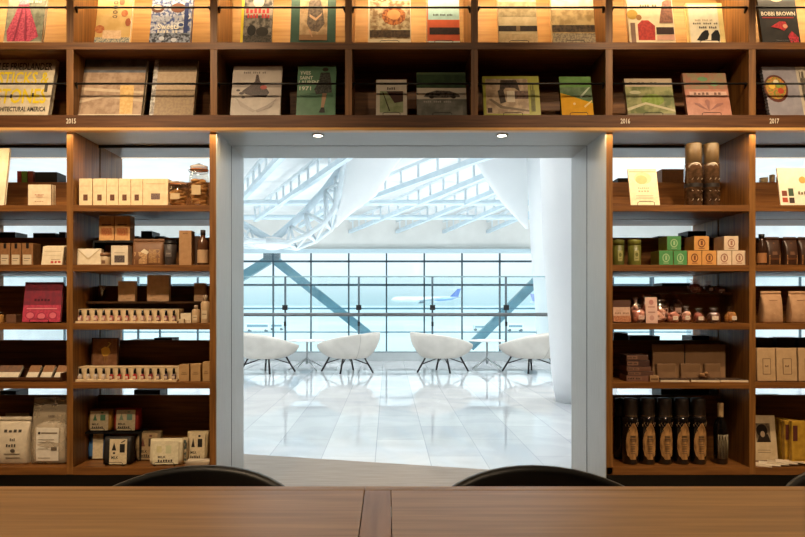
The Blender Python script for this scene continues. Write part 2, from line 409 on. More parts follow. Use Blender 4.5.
# ================================================================== BOOKS
Yb = YU + .045
zAt, zBt = zA, zB
def bk(row, label, x0, x1, top, items, **k):
    zs = zA if row == 'A' else zB
    k.setdefault('lean', .2 if row == 'A' else .27)
    return book(label, x0, x1, top, zs, Yb, items, group='books standing on the %s row' % ('top' if row == 'A' else 'lower'), **k)
bk('A', 'book with a woman in a long pink gown on its cover', 3, 41, -22, [
    ('r', 0, 0, 1, 1, ('#8f9078', '#6d6f5c', 12)), ('r', .02, 0, .3, .8, ('#a8a488', '#908c74', 12)),
    ('p', [(.1, .03), (.35, .0), (.62, .02), (.9, .12), (.78, .3), (.62, .5), (.55, .62), (.3, .62), (.22, .45), (.05, .2)], ('#d0546a', '#a83450', 40)),
    ('p', [(.3, .6), (.56, .6), (.6, .78), (.46, .86), (.3, .78)], ('#e8a0a8', '#d07888', 40)), ('e', .44, .9, .07, .05, '#d8a888'),
    ('p', [(.25, .05), (.3, .05), (.42, .55), (.38, .55)], '#94304a'), ('p', [(.55, .06), (.6, .06), (.5, .55), (.47, .55)], '#94304a'),
    ('t', 'CUNNINGHAM', .5, .62, .95, .66, '#e8e0c8'), ('r', 0, 0, 1, .04, '#c8b898')], cover='#8f9078')
bk('B', 'large beige book with big yellow title letters, leftmost of lower row', -16, 48, 55, [
    ('r', 0, 0, 1, 1, ('#dcd0b8', '#ccbfa4', 8)), ('p', [(.1, .75), (.5, .98), (.92, .75), (.8, .6), (.2, .6)], ('#c0b49c', '#b0a48c', 20)),
    ('t', 'LEE FRIEDLANDER', .1, .75, .95, .87, '#2c2822'), ('t', 'STICKS &', .12, .5, .93, .72, '#f0d41c'),
    ('t', 'STONES', .12, .19, .93, .44, '#f0d41c'), ('t', 'ARCHITECTURAL AMERICA', .1, .06, .95, .14, '#2c2822'),
    ('r', .88, .38, .93, .5, '#5a5448'), ('r', .36, .28, .39, .34, '#3a352c'), ('r', .7, .3, .73, .36, '#3a352c')], cover='#cbbda0', spine='#9a9080', th=.03)
bk('A', 'amber floral book with a vertical black title and small pale sticker', 94, 129, -24, [
    ('r', 0, 0, 1, 1, ('#dcb878', '#d0a864', 6)), ('e', .12, .22, .14, .06, ('#b8643a', '#c88048', 30)), ('e', .8, .45, .1, .05, ('#b8643a', '#c88048', 30)), ('e', .92, .32, .08, .06, '#a85a34'),
    ('e', .7, .62, .08, .05, '#b8643a'), ('e', .2, .7, .1, .05, '#b8643a'),
    ('r', 0, 0, 1, .1, ('#5a6a70', '#c8b898', 90)), ('r', .22, .08, .75, .2, ('#e8c8a0', '#dcb890', 40)),
    ('t', 'O', .46, .38, .6, .42, '#3a3a40'), ('t', 'O', .46, .44, .6, .49, '#3a3a40'), ('t', 'O', .46, .51, .6, .56, '#3a3a40'), ('t', 'O', .46, .58, .6, .63, '#3a3a40')], cover='#dcb878')
bk('A', 'blue and white tile patterned book with pale sweets lettering', 149, 190, -24, [
    ('r', 0, 0, 1, 1, ('#3c4f86', '#c8c8d0', 26)), ('r', 0, .9, 1, 1, '#e8dcc8'), ('e', .15, .52, .16, .06, '#6a4030'), ('e', .65, .53, .18, .07, '#7a4a34'), ('e', .15, .535, .11, .035, '#d8c8b0'),
    ('t', 'GRANDMA', .05, .33, .8, .42, '#b4b8c8'), ('t', 'Sweets', .18, .22, .7, .3, '#f0e8d8'), ('t', 'RECIPES', .18, .16, .7, .2, '#e0d8c8'),
    ('e', .88, .4, .1, .045, '#dfe0e4'), ('e', .88, .4, .06, .028, '#34467a'), ('e', .75, .28, .1, .04, '#dfe0e4'), ('e', .75, .28, .06, .025, '#34467a'),
    ('r', .82, .02, .92, .6, '#283870'), ('r', 0, 0, 1, .16, ('#282c38', '#9098a8', 30)), ('e', .3, .08, .07, .03, '#c8ccd4'), ('e', .6, .06, .07, .03, '#c8ccd4')], cover='#3c4f86')
bk('B', 'wide beige landscape book in a clear sleeve with painted glare', 77, 141, 56, [
    ('r', 0, 0, 1, 1, ('#b09880', '#98806a', 10)), ('r', 0, .72, 1, 1, ('#5c6066', '#70747a', 6)), ('r', 0, .76, 1, .81, '#8a7866'),  # grey top and glare patches: reflections put into the cover colours
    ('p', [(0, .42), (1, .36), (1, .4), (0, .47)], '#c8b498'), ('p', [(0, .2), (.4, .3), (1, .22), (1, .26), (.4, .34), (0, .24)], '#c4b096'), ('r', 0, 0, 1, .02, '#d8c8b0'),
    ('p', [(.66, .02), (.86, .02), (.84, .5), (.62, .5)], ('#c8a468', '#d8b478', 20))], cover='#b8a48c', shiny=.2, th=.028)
bk('B', 'tall tan book with a silver spine and a pale horizontal band', 149, 193, 55, [
    ('r', 0, 0, 1, 1, ('#a08c70', '#94806a', 30)), ('r', .1, .72, 1, 1, ('#6e6050', '#7a6c5a', 30)), ('r', .1, .42, 1, .72, ('#b8a48a', '#b09a80', 30)), ('r', 0, 0, .1, 1, ('#c8c4bc', '#8a8680', 20)), ('r', .1, .4, 1, .42, '#7a6a56')], cover='#a08c70', spine='#c0bcb4', shiny=.2, th=.03)
bk('A', 'yellow spined photography book with red lettering over dark figures', 240, 271, -24, [
    ('r', 0, 0, 1, 1, ('#8a8074', '#3c3630', 14)), ('r', 0, 0, .08, 1, '#e8cc30'), ('e', .55, .62, .18, .08, '#d0c4b0'), ('r', .1, .42, 1, .55, '#b8a890'),
    ('t', 'ROBERT', .15, .45, .95, .52, '#c83838'), ('t', 'CAPA 100', .2, .38, .95, .44, '#c83838'), ('e', .35, .2, .14, .08, '#1c1814'), ('e', .7, .18, .2, .07, '#2a241c'), ('r', .1, 0, 1, .12, ('#4a4236', '#2a241c', 40))], cover='#5a5248', spine='#e8cc30')
bk('A', 'dark green bordered book with a sepia seated figure', 290, 335, -24, [
    ('r', 0, 0, 1, 1, '#3c5c4c'), ('r', .2, .06, .82, .98, ('#c8a880', '#a88860', 12)), ('p', [(.36, .3), (.4, .62), (.5, .72), (.62, .72), (.7, .55), (.76, .3), (.62, .18), (.45, .2)], ('#7c6a58', '#5c4c40', 30)),
    ('e', .55, .76, .07, .05, '#3c2c24'), ('p', [(.42, .44), (.56, .38), (.7, .46), (.68, .42), (.56, .34), (.42, .4)], '#e0b48c'), ('r', .2, .06, .82, .14, '#a07850'), ('p', [(.4, .2), (.48, .1), (.5, .11), (.44, .22)], '#d0a078')], cover='#3c5c4c', spine='#20382c')
bk('B', 'pale grey book with a dark flower shaped bird on its cover', 230, 280, 65.5, [
    ('r', 0, 0, 1, 1, ('#b8ada0', '#a89c90', 5)), ('t', 'FRANCESCHINI', .22, .84, .68, .88, '#6a6058'), ('r', 0, .56, 1, .62, '#8a7e74'),
    ('p', [(.2, .48), (.3, .42), (.46, .38), (.7, .36), (.76, .46), (.66, .6), (.56, .68), (.52, .82), (.48, .82), (.46, .68), (.34, .58)], ('#2c201c', '#4a3430', 60)),
    ('e', .64, .56, .07, .04, '#a83c2c'), ('e', .2, .44, .05, .025, '#3a2c28'), ('e', .13, .5, .04, .02, '#3a2c28'), ('e', .24, .36, .04, .02, '#3a2c28'),
    ('p', [(.08, .36), (.2, .18), (.46, .06), (.5, .1), (.28, .22)], '#a09488'), ('p', [(.92, .34), (.8, .16), (.54, .06), (.5, .1), (.72, .2)], '#988c82')], cover='#b8ada0')
bk('B', 'green book with white serif letters and a model in dark dress', 296, 335, 65.5, [
    ('r', 0, 0, 1, 1, ('#5c8466', '#4c7458', 5)), ('t', 'YVES', .06, .82, .34, .89, '#d8dcc8'), ('t', 'SAINT', .06, .72, .4, .79, '#d8dcc8'), ('t', 'LAURENT', .04, .62, .62, .7, '#d8dcc8'), ('t', '1971', .06, .5, .36, .58, '#d8dcc8'),
    ('e', .72, .92, .08, .04, '#33281f'), ('p', [(.6, .86), (.84, .86), (.88, .68), (.9, .46), (.5, .42), (.44, .52), (.56, .68)], ('#262824', '#4a4c44', 50)),
    ('p', [(.66, .44), (.78, .44), (.7, .14), (.63, .14)], '#a8886a'), ('p', [(.58, .06), (.74, .06), (.72, .16), (.64, .16)], '#1c1814')], cover='#5c8466')
bk('A', 'cream book with a plate of stew on its cover', 368, 411, -26, [
    ('r', 0, 0, 1, 1, '#ead8b4'), ('r', .04, .08, .98, .62, ('#cdb890', '#8a6a44', 14)), ('e', .6, .4, .28, .13, ('#c87a3c', '#7a3c20', 30)), ('e', .6, .42, .16, .07, '#e0a060'), ('r', .04, .1, .98, .2, ('#3c2c20', '#5c4830', 30)), ('t', 'COOK', .1, .62, .6, .68, '#5c4830')],
    cover='#ead8b4', eas='black wire easel under the cream stew cookbook')
bk('A', 'pale blue and orange banded slim book with dark belt', 427, 460, -20, [
    ('r', 0, 0, 1, 1, '#b8dcd8'), ('r', 0, .05, 1, .38, '#d86038'), ('r', .08, .15, 1, .26, ('#38201a', '#241410', 40)), ('t', 'NOTES ON JAPAN', .2, .44, .8, .47, '#4a4a44'), ('r', 0, 0, 1, .05, '#cfdcd4'), ('r', 0, 0, .04, 1, '#d88050')],
    cover='#b8dcd8', eas='black wire easel under the blue and orange book')
bk('B', 'small white card book with a framed green and brown picture', 376, 407, 79.5, [
    ('r', 0, 0, 1, 1, '#dcd4c4'), ('t', 'CAFE', .36, .72, .64, .79, '#5c564c'), ('r', .12, .1, .88, .68, ('#8a9a70', '#a4b088', 10)), ('p', [(.34, .68), (.88, .68), (.88, .4), (.6, .36)], '#4a3028'), ('p', [(.2, .66), (.23, .66), (.46, .14), (.42, .14)], '#3c3428')],
    cover='#dcd4c4', th=.012, eas='black wire easel under the small white framed card book')
bk('B', 'book with a vintage car on a white band, green above', 417, 467, 72.5, [
    ('r', 0, 0, 1, 1, ('#8c8c84', '#6c6e68', 7)), ('r', 0, .64, 1, 1, ('#3c5438', '#2c4430', 9)), ('r', 0, .38, 1, .64, '#ded6c6'), ('p', [(.14, .44), (.2, .52), (.4, .58), (.66, .57), (.84, .5), (.88, .43), (.6, .41), (.3, .41)], ('#6a645c', '#3c3834', 30)),
    ('e', .3, .43, .05, .04, '#2a2622'), ('e', .74, .43, .05, .04, '#2a2622'), ('t', 'ROAD AND TRACK', .14, .3, .7, .34, '#c8c4bc'), ('r', 0, .95, 1, 1, '#5a7050')],
    cover='#8c8c84', shiny=.3, eas='black wire easel under the vintage car book')
bk('A', 'cream book with a misty field and a dark band', 499, 538, -24, [
    ('r', 0, 0, 1, 1, ('#dcc69c', '#c8b084', 6)), ('r', 0, .4, 1, .62, ('#b8a47c', '#a08c64', 16)), ('r', 0, .19, 1, .27, ('#3a2c22', '#2c2018', 30)), ('r', .46, .19, .56, .27, '#8a7050'), ('r', 0, .02, 1, .15, ('#d0b488', '#c0a478', 20))],
    cover='#dcc69c', eas='black wire easel under the misty field book')
bk('A', 'sepia landscape book with dark trees, right of the misty field book', 553, 596, -24, [
    ('r', 0, 0, 1, 1, ('#c8ac78', '#a08454', 9)), ('r', 0, .5, 1, 1, ('#e8dcc0', '#d4c4a0', 6)), ('r', 0, .18, 1, .28, ('#33261c', '#5c4830', 24)), ('r', 0, 0, 1, .16, ('#7c6c58', '#a89878', 40)), ('t', 'LANDSCAPE', .1, .84, .7, .88, '#7c6c58')],
    cover='#c8ac78', eas='black wire easel under the sepia landscape book')
bk('B', 'wide yellow green framed book with a sepia street photograph', 484, 541, 76, [
    ('r', 0, 0, 1, 1, '#a8a83c'), ('r', .05, .05, .8, .93, ('#c4ac8c', '#9c8468', 10)), ('p', [(.28, .5), (.32, .9), (.6, .9), (.66, .6), (.56, .7), (.4, .7)], ('#4a382c', '#2c2018', 30)), ('p', [(.3, .3), (.26, .62), (.36, .72), (.4, .34)], ('#4a382c', '#33261c', 30)),
    ('r', .56, .42, .8, .62, ('#7c5c48', '#5c4434', 30)), ('r', .42, .34, .56, .62, '#e0d4bc'), ('p', [(.1, .4), (.3, .18), (.8, .1), (.8, .14), (.34, .24), (.14, .42)], '#7a6850'), ('r', .07, .07, .15, .19, '#4a3028'), ('t', 'PHOTO', .84, .1, .92, .8, '#5c5c20')],
    cover='#a8a83c', eas='black wire easel under the yellow green framed book', rz=0)
bk('B', 'green and yellow diagonal book with a painted white shine', 562, 594, 76.5, [
    ('r', 0, 0, 1, 1, '#d8a02c'), ('p', [(0, 1), (1, 1), (1, .32), (.7, .4), (0, .58)], ('#5c8048', '#6c9058', 6)), ('p', [(0, .72), (1, .72), (1, .36), (.7, .42), (0, .6)], ('#6a7c60', '#54684c', 9)), ('e', .42, .3, .04, .03, '#f0d8a0'),
    ('p', [(.6, .48), (.9, .72), (.96, .72), (.66, .46)], '#b8c4b0'), ('p', [(.74, .2), (.98, .36), (.98, .4), (.72, .24)], '#e8cf90')],  # pale slanted streaks are a shine painted on the cover
    cover='#5c8048', shiny=.12, eas='black wire easel under the green and yellow book')
bk('A', 'cream fashion book with a red handbag on its cover', 630, 676, -26, [
    ('r', 0, 0, 1, 1, '#f0dcb4'), ('p', [(.2, .06), (.56, .06), (.58, .26), (.44, .34), (.3, .34), (.2, .28)], ('#c03c30', '#a02c28', 30)), ('e', .1, .42, .12, .07, '#c8a040'), ('e', .24, .38, .06, .04, '#a87840'),
    ('p', [(.68, .3), (.98, .3), (.98, .68), (.78, .6)], ('#7c5040', '#9c6850', 30)), ('r', .6, .14, .98, .24, '#3c2420'), ('p', [(.6, .06), (.98, .06), (.98, .14), (.6, .12)], '#e0a890'), ('t', 'A TOKYO', .28, .52, .66, .56, '#6c5c44'), ('e', .2, .72, .14, .05, '#c07060'),
    ('r', .04, .02, .14, .3, '#8a6a58')], cover='#f0dcb4')
bk('A', 'amber edged white book with two black birds on its cover', 690, 726, 3, [
    ('r', 0, 0, 1, 1, '#f2d890'), ('r', .04, .02, .86, .96, '#f4e8cc'), ('p', [(.2, .1), (.34, .08), (.5, .12), (.56, .24), (.54, .34), (.46, .34), (.36, .28)], '#1c1c1c'), ('p', [(.6, .1), (.84, .08), (.86, .22), (.82, .34), (.74, .34), (.62, .24)], '#1c1c1c'),
    ('t', 'ONE THOUSAND', .14, .48, .84, .52, '#5c5040'), ('t', 'TWO BIRDS', .3, .38, .8, .43, '#1c1c1c'), ('t', 'PICTURE BOOK', .2, .56, .7, .6, '#b8a480')],
    cover='#f2d890', eas='black wire easel under the two black birds book')
bk('B', 'beige titled book with a hazy green garden picture', 628, 676, 78.5, [
    ('r', 0, 0, 1, 1, ('#9c9c70', '#6c7450', 7)), ('r', 0, .78, 1, 1, '#b8a890'), ('t', 'JIKKA NO', .1, .84, .8, .9, '#6c6050'), ('e', .55, .42, .24, .16, ('#8ca058', '#7c9048', 20)), ('p', [(0, .12), (.4, .3), (1, .1), (1, .16), (.4, .36), (0, .2)], '#c8c0a0'), ('r', 0, 0, 1, .06, '#8c8470'), ('e', .2, .62, .12, .05, '#b8b494')],
    cover='#b8a890', shiny=.16, eas='black wire easel under the hazy garden book')
bk('B', 'terracotta book with a leaf outline and green top', 688, 732, 73, [
    ('r', 0, 0, 1, 1, ('#b0745c', '#a0644c', 9)), ('r', 0, .62, 1, 1, ('#7c7050', '#8c5c44', 12)), ('e', .45, .86, .12, .05, '#5c8454'), ('e', .7, .74, .1, .05, '#6c9060'), ('r', .1, .46, .95, .56, '#c8a08c'), ('t', 'NOGUCHI', .2, .48, .85, .54, '#6c4434'),
    ('p', [(.5, .1), (.42, .34), (.48, .38), (.54, .34)], '#8a5040'), ('p', [(.48, .12), (.2, .26), (.18, .3), (.3, .28)], '#8a5040'), ('p', [(.52, .12), (.84, .26), (.84, .3), (.7, .28)], '#8a5040')],
    cover='#b0745c', eas='black wire easel under the terracotta leaf book')
bk('A', 'black cover book with pink lips and red flowers, at right edge', 763, 801, -22, [
    ('r', 0, 0, 1, 1, ('#1c1816', '#2a2420', 9)), ('e', .5, .72, .2, .08, '#c0a080'), ('t', 'BOBBI BROWN', .05, .43, .95, .49, '#e8d8c0'), ('r', .06, .39, .9, .41, '#a02820'),
    ('p', [(.26, .26), (.5, .34), (.66, .34), (.72, .26), (.6, .2), (.46, .24)], ('#c82c34', '#a01c24', 40)), ('p', [(.68, .12), (.8, .2), (.96, .1), (.94, .02), (.76, .0)], ('#c83040', '#901c24', 40)), ('e', .64, .27, .06, .03, '#e0a080')],
    cover='#1c1816', eas='black wire easel under the black cover book')
def spiral(t, w, h, th):
    g = G()
    for k in range(15):
        z = h * (.04 + .92 * k / 14)
        g.tube([(-w / 2 + .008 * math.cos(a) - .002, th / 2 + (th * .62) * math.sin(a), z) for a in [j * 2 * PI / 8 for j in range(8)]], .0016, n=5, closed=True)
    g.build('spiral_binding', BLKM, t)
bk('B', 'spiral bound grey cookbook with a bowl of salad', 770, 815, 66.5, [
    ('r', 0, 0, 1, 1, ('#9c98a0', '#8a868e', 5)), ('r', .76, 0, 1, 1, '#c8bca8'), ('e', .24, .55, .27, .28, '#5c2c1c'), ('e', .24, .56, .23, .23, ('#c87c3c', '#7c8430', 40)), ('e', .16, .6, .07, .06, '#e8c050'), ('e', .34, .5, .07, .06, '#b84428'), ('e', .26, .68, .06, .05, '#e4d8b0'), ('e', .3, .6, .05, .04, '#88a040'),
    ('t', 'SALAD', .82, .3, .94, .9, '#4c443c')], cover='#9c98a0', extra=spiral)

# ================================================================== LEFT SHELVES
def ln(x0, z0, x1, z1, c='#6a5a48'): return ('r', x0, z0, x1, z1, c)
# far left bay
def sbook(name, label, x0, x1, top, cell, items, d=.05, cover='#e6dcc8', th=.015, lean=.16, eas=None, **k):
    return book(label, x0, x1, top, ZC[cell], YF + d, items, cover=cover, th=th, lean=lean, cat='book', eas=eas, **k)
sbook('b', 'large tilted cream picture book at left edge of the top shelf', -32, 4, 148, 1, [('r', 0, 0, 1, 1, ('#e8dcc4', '#dccfb4', 8)), ('e', .6, .3, .2, .14, '#c8b490'), ('t', 'ATLAS', .2, .8, .8, .88, '#8a7860')], group='books on the left shelves')
for i in range(4):
    pack('booklet', 'thin upright cream booklet, %s of four on the left shelf' % ordl(i, 4), 'booklet', 28 + (0 if i == 0 else 23 + i * 1.3), 51 + i * 1.4, 184.5 + i * .3, 1, d=.04 + i * .02, dep=.004, col=CREAM,
         items=([('t', 'TRAVEL', .3, .5, .7, .55, '#b86a50'), ('e', .5, .45, .16, .04, '#dcb898'), ln(.1, .4, .9, .41, '#d8b8a0'), ('t', 'NOTES', .3, .2, .7, .24, '#b08060')] if i == 0 else [('r', .1, .3, .9, .32, '#d8b8a0')]), group='cream booklets on the left shelf', part='cover')
for i, (x0, x1, c, d_) in enumerate(((17, 21, '#a03428', 'red'), (21.5, 27, '#6a8c2c', 'green'), (27.5, 33, '#8a3a24', 'rust brown'))):
    pack('tea_box', '%s tea box behind the wooden lip on the far left shelf' % d_, 'box', x0, x1, 171, 1, d=.36, dep=.07, col=c, items=[('r', .2, .4, .8, .6, '#d8c8a0')], group='coloured tea boxes on the far shelving')
pack('gift_box', 'wide black gift box on the far shelf behind the cream booklets', 'box', 35, 57, 172, 1, d=.36, dep=.1, col='#1c1614')
def bun(label, px, py, cell, d, col, r=.012):
    Y = YF + d; o = G().blob((0, 0, 0), r, 0, .06, 2, (1, 1, .8)).build('wrapped_sweet', mat(col, .35), None, (PX(px, Y), Y, ZC[cell] + r * .78)); return tag(o, label, 'sweet')
# kraft packs with white label, cell 2 far left
for i, (x0, x1) in enumerate(((-12, -1), (0, 10), (11, 21), (22, 33))):
    def lid(t, w, h, dep):
        G().box(-w * .12, w * .12, -.002, dep * .5, h * .76, h * .99).build('black_tab', BLACK, t)
    pack('tea_packet', 'brown white labelled packet with black tab, %s of four' % ordl(i, 4), 'packet', x0, x1, 243, 2, d=.05, dep=.07, col=mat('#94683e', .7, '#82582f', 60),
         items=[('r', .08, .04, .86, .48, '#d8c8ac'), ln(.16, .3, .76, .33), ln(.16, .2, .6, .22)], group='brown tea packets with white labels', extra=lid)
for i in range(3):
    pack('postcard_pack', 'cream postcard pack with red marks, %s of three leaning by left divider' % ('front', 'middle', 'rear')[i], 'card pack', 41 + i * 1.6, 62 + i * 1.0, 246 - i * .4, 2, d=.04 + i * .022, dep=.012, col=CREAM, lean=.22,
         items=[ln(.1, .7, .9, .73, '#c8b48c'), ln(.1, .5, .9, .52, '#c8b48c'), ('r', .45, .08, .58, .2, '#b83028'), ('r', .64, .08, .74, .2, '#b83028'), ('r', .8, .1, .92, .2, '#b83028'), ln(.45, .28, .9, .3, '#a08060')] if i == 0 else [ln(.1, .9, .9, .93, '#c8b48c')], group='postcard packs')
# cell 3 far left
sbook('m', 'magenta and pink illustrated book leaning on the far left shelf', 22, 60, 282, 3, [
    ('r', 0, 0, 1, 1, ('#8a3040', '#743040', 14)), ('r', 0, 0, 1, .42, ('#c84860', '#b03c54', 30)), ('t', 'KYOTO', .28, .52, .72, .58, '#4a1c28'), ('e', .2, .16, .13, .1, '#a83450'), ('e', .2, .16, .1, .075, '#e07080'), ('e', .5, .14, .13, .1, '#a83450'), ('e', .5, .14, .1, .075, '#e07080'), ('e', .8, .16, .12, .1, '#a83450'), ('e', .8, .16, .09, .075, '#e07080'), ln(.1, .32, .9, .34, '#f0a0a8')],
    cover='#8a3040', eas='black wire easel under the magenta book', group='books on the left shelves')
pack('small_box', 'small plain brown box left of the magenta book', 'box', 6, 16, 314.5, 3, d=.06, dep=.05, col='#6e4a34')
tj = thing('spice_jar', 'tiny amber spice jar at left edge by the brown box', 'jar', (PX(0, YF + .07), YF + .07, ZC[3]))
G().lathe([(.016, 0), (.018, .004), (.018, .035), (.013, .042)]).build('glass_body', mat('#b88a50', .2), tj)
G().lathe([(.014, .042), (.014, .054), (.002, .055)]).build('lid', mat('#3a2a1c', .4), tj)
# cell 4 far left : sample trays
ty = thing('display_tray', 'dark wooden tray of angled sample cards on the far left shelf', 'tray', (PX(20, YF + .05), YF + .05, ZC[4]))
G().box(-.32, .21, -.02, -.01, 0, .02).box(-.32, .21, .1, .11, 0, .05).box(-.32, .21, -.02, .11, 0, .006).box(.205, .213, -.02, .11, 0, .04).build('tray', wood('#5c3820', '#452a18', 'x'), ty)
xs = [(-6, 6), (5, 18), (25, 37), (39, 51), (53, 64)]
for i, (a, b) in enumerate(xs):
    Y = YF + .075; w = (b - a) / (F / Y)
    tt = thing('sample_card', 'white soap sample card with brown top, %s in the dark tray' % ordl(i, 5), 'card', (PX((a + b) / 2, Y), Y, ZC[4] + .012), (-.75, 0, 0), 'sample cards in the dark tray')
    G().box(-w / 2 + .002, w / 2 - .002, 0, .012, 0, .075, 0, .001).build('card', mat('#e8dcc6', .6), tt)
    G().box(-w / 2 + .003, w / 2 - .003, -.002, .0125, .036, .0765).build('wrapper', mat('#9c7048' if i > 1 else '#6a5446', .6, '#8a6040', 60), tt)
# cell 5 far left : pouches
pouch('white_pouch', 'opaque white stand up pouch with black lettering at left edge', 'pouch', -8, 27, 418, 5, d=.05, dep=.09, col='#d9cbb2', items=[
    ('t', 'MEZY', .3, .68, .85, .74, '#4a4238'), ('t', 'CO', .5, .5, .66, .56, '#4a4238'), ('t', 'FFEE', .4, .38, .7, .44, '#4a4238'), ('e', .6, .3, .07, .04, '#5a5044'), ln(.35, .22, .8, .24, '#8a7c68'), ln(.4, .14, .8, .16, '#8a7c68')], group='pale pouches on the bottom left shelf')
pouch('white_pouch', 'plain cream pouch standing behind the lettered white pouch', 'pouch', 2, 26, 414, 5, d=.15, dep=.06, col='#c8b898', group='pale pouches on the bottom left shelf')
FROST = mat('#cdbda2', .25, '#c0ae92', 20, alpha=.45)
def inn(t, w, h, dep):
    G().loft([sup(w * .86, dep * .8, .01), sup(w * .88, dep * .85, h * .1), sup(w * .9, dep * .8, h * .4), sup(w * .82, dep * .6, h * .56), sup(w * .4, dep * .35, h * .63)]).build('contents', mat('#e2d6c2', .8, '#d2c4ac', 60, bump=.4), t)
pouch('clear_pouch', 'tall translucent pouch of white filter bags with square label', 'pouch', 29, 65, 399, 5, d=.05, dep=.09, matter=FROST, inner=inn, items=[
    ('r', .2, .06, .82, .56, '#e8e0d0'), ('e', .28, .48, .035, .02, '#3a3228'), ln(.34, .47, .78, .49, '#8a7c68'), ln(.26, .38, .7, .39, '#b0a490'), ln(.26, .34, .7, .35, '#b0a490'), ('r', .62, .22, .78, .27, '#6a5c4c'), ln(.26, .24, .54, .25, '#a09480'), ln(.26, .1, .6, .11, '#a09480'), ('t', 'SOIL', .5, .72, .68, .75, '#5c5040')])

# main left bay, top shelf
kb = [(79, 92), (93, 106), (106.5, 118), (118.5, 130.5), (131, 142.5), (143, 168)]
for i, (a, b) in enumerate(kb):
    wd = b - a
    it = [('r', .5 - 2.2 / wd, .2, .5 + 2.2 / wd, .42, ('#7c4c30', '#4a3024', 90)), ln(.12, .72, .88, .735, '#c8b48c')] if i < 5 else [('r', .32, .24, .68, .46, ('#5a4a48', '#8a7068', 90)), ln(.12, .8, .88, .82, '#c8b48c')]
    pack('paper_box', ('cream folded paper box with small brown window, %s on the jar shelf' % ORD[i]) if i < 5 else 'widest cream paper box with dark window, beside the glass jars', 'box', a, b, 178.5, 1, d=.035, dep=.1,
         col=mat('#ecd8b4', .75, '#e0c8a0', 40), items=it, group='cream paper boxes beside the jars', bev=.002)
GL = thin_glass((.97, .95, .92), .09)
def clipjar(label, px0, px1, top, content, n):
    Y = YF + .075; s = F / Y; r = (px1 - px0) / 2 / s; h = PZ(top, Y) - ZC[1]
    t = thing('clip_top_jar', label, 'jar', (PX((px0 + px1) / 2, Y), Y, ZC[1]), (0, 0, 0), 'clip top glass jars')
    hb = h * .84
    G().lathe([(r * .9, 0), (r, .005), (r, hb * .8), (r * .86, hb * .93), (r * .8, hb), (r * .77, hb), (r * .83, hb * .92), (r * .96, hb * .8), (r * .96, .008), (r * .3, .007)], n=28, caps=False).build('glass_body', GL, t)
    G().lathe([(r * .84, hb + .003), (r * .88, hb + .005), (r * .88, h * .93), (r * .5, h * .96), (r * .1, h)], n=28).build('glass_lid', mat('#b8aa94', .15, '#988a74', 20, alpha=.6), t)
    G().lathe([(r * .86, hb - .001), (r * .9, hb + .001), (r * .86, hb + .004)], n=28).build('seal', mat('#c87c48', .5), t)
    g = G()
    g.tube([(r * .9 * math.cos(a), r * .9 * math.sin(a), hb * .95) for a in [k * PI / 10 for k in range(20)]], .0014, n=5, closed=True)
    for sx in (-1, 1): g.tube([(sx * r * .9, 0, hb * .95), (sx * r * 1.02, -r * .3, hb), (sx * r * .5, -r * .95, hb * .99)], .0014, n=5)
    g.build('wire_clasp', mat('#9a948a', .25, metal=.9), t)
    g = G()
    lay = 0
    for k in range(n):
        z = .014 + (hb * .74 - .014) * k / n; a = k * 2.4; q = random.uniform(.25, .5) * r
        g.blob((q * math.cos(a), q * math.sin(a), z), r * .46, 0, .05, 2, (1, .9, .5))
    g.build('cookies', mat('#d0a468', .7, '#a87840', 50, bump=.5), t)['kind'] = 'stuff'
    G().box(-r * .45, r * .45, -r * 1.02, -r * .99, hb * .3, hb * .56).build('paper_label', mat('#cdb48a', .7), t)
clipjar('shorter clip top glass jar of round cookies on top shelf', 168, 188.5, 181, None, 26)
clipjar('taller clip top glass jar of brown cookies beside the jamb', 189, 209, 163.5, None, 44)

# main left bay, second shelf
t = thing('envelope_box', 'cream envelope shaped box with a pointed flap below the paper boxes', 'box', (PX(88, YF + .04), YF + .04, ZC[2]), (-.1, 0, .0))
w = 25 / 207; h = .082
G().box(-w / 2, w / 2, 0, .03, .003, h, 0, .002).build('body', CREAM, t)
art([('p', [(.02, .97), (.98, .97), (.55, .36), (.45, .36)], '#cbb68e'), ('p', [(.06, .98), (.94, .98), (.53, .46), (.47, .46)], '#efe4cc')], w, h, 'flap', t, y=-.0012)
tj = thing('tin', 'small round cream tin with a brown lid between envelope and white box', 'tin', (PX(105.5, YF + .06), YF + .06, ZC[2]))
G().lathe([(.023, 0), (.024, .002), (.024, .045), (.022, .047)]).build('can', mat('#c8b08c', .4), tj); G().lathe([(.025, .044), (.025, .06), (.02, .062)]).build('lid', mat('#8a6444', .4), tj)
art([('r', .2, .2, .8, .6, '#7c5c44')], .03, .04, 'printed_label', tj, y=-.025)
pack('small_box', 'white upright box with a dark window beside the cream tin', 'box', 111, 128, 245.5, 2, d=.04, dep=.05, col=mat('#e4d6bc', .7), items=[('r', .2, .14, .8, .5, ('#3c3430', '#6a5c58', 90)), ln(.2, .62, .8, .65, '#b8a488')])
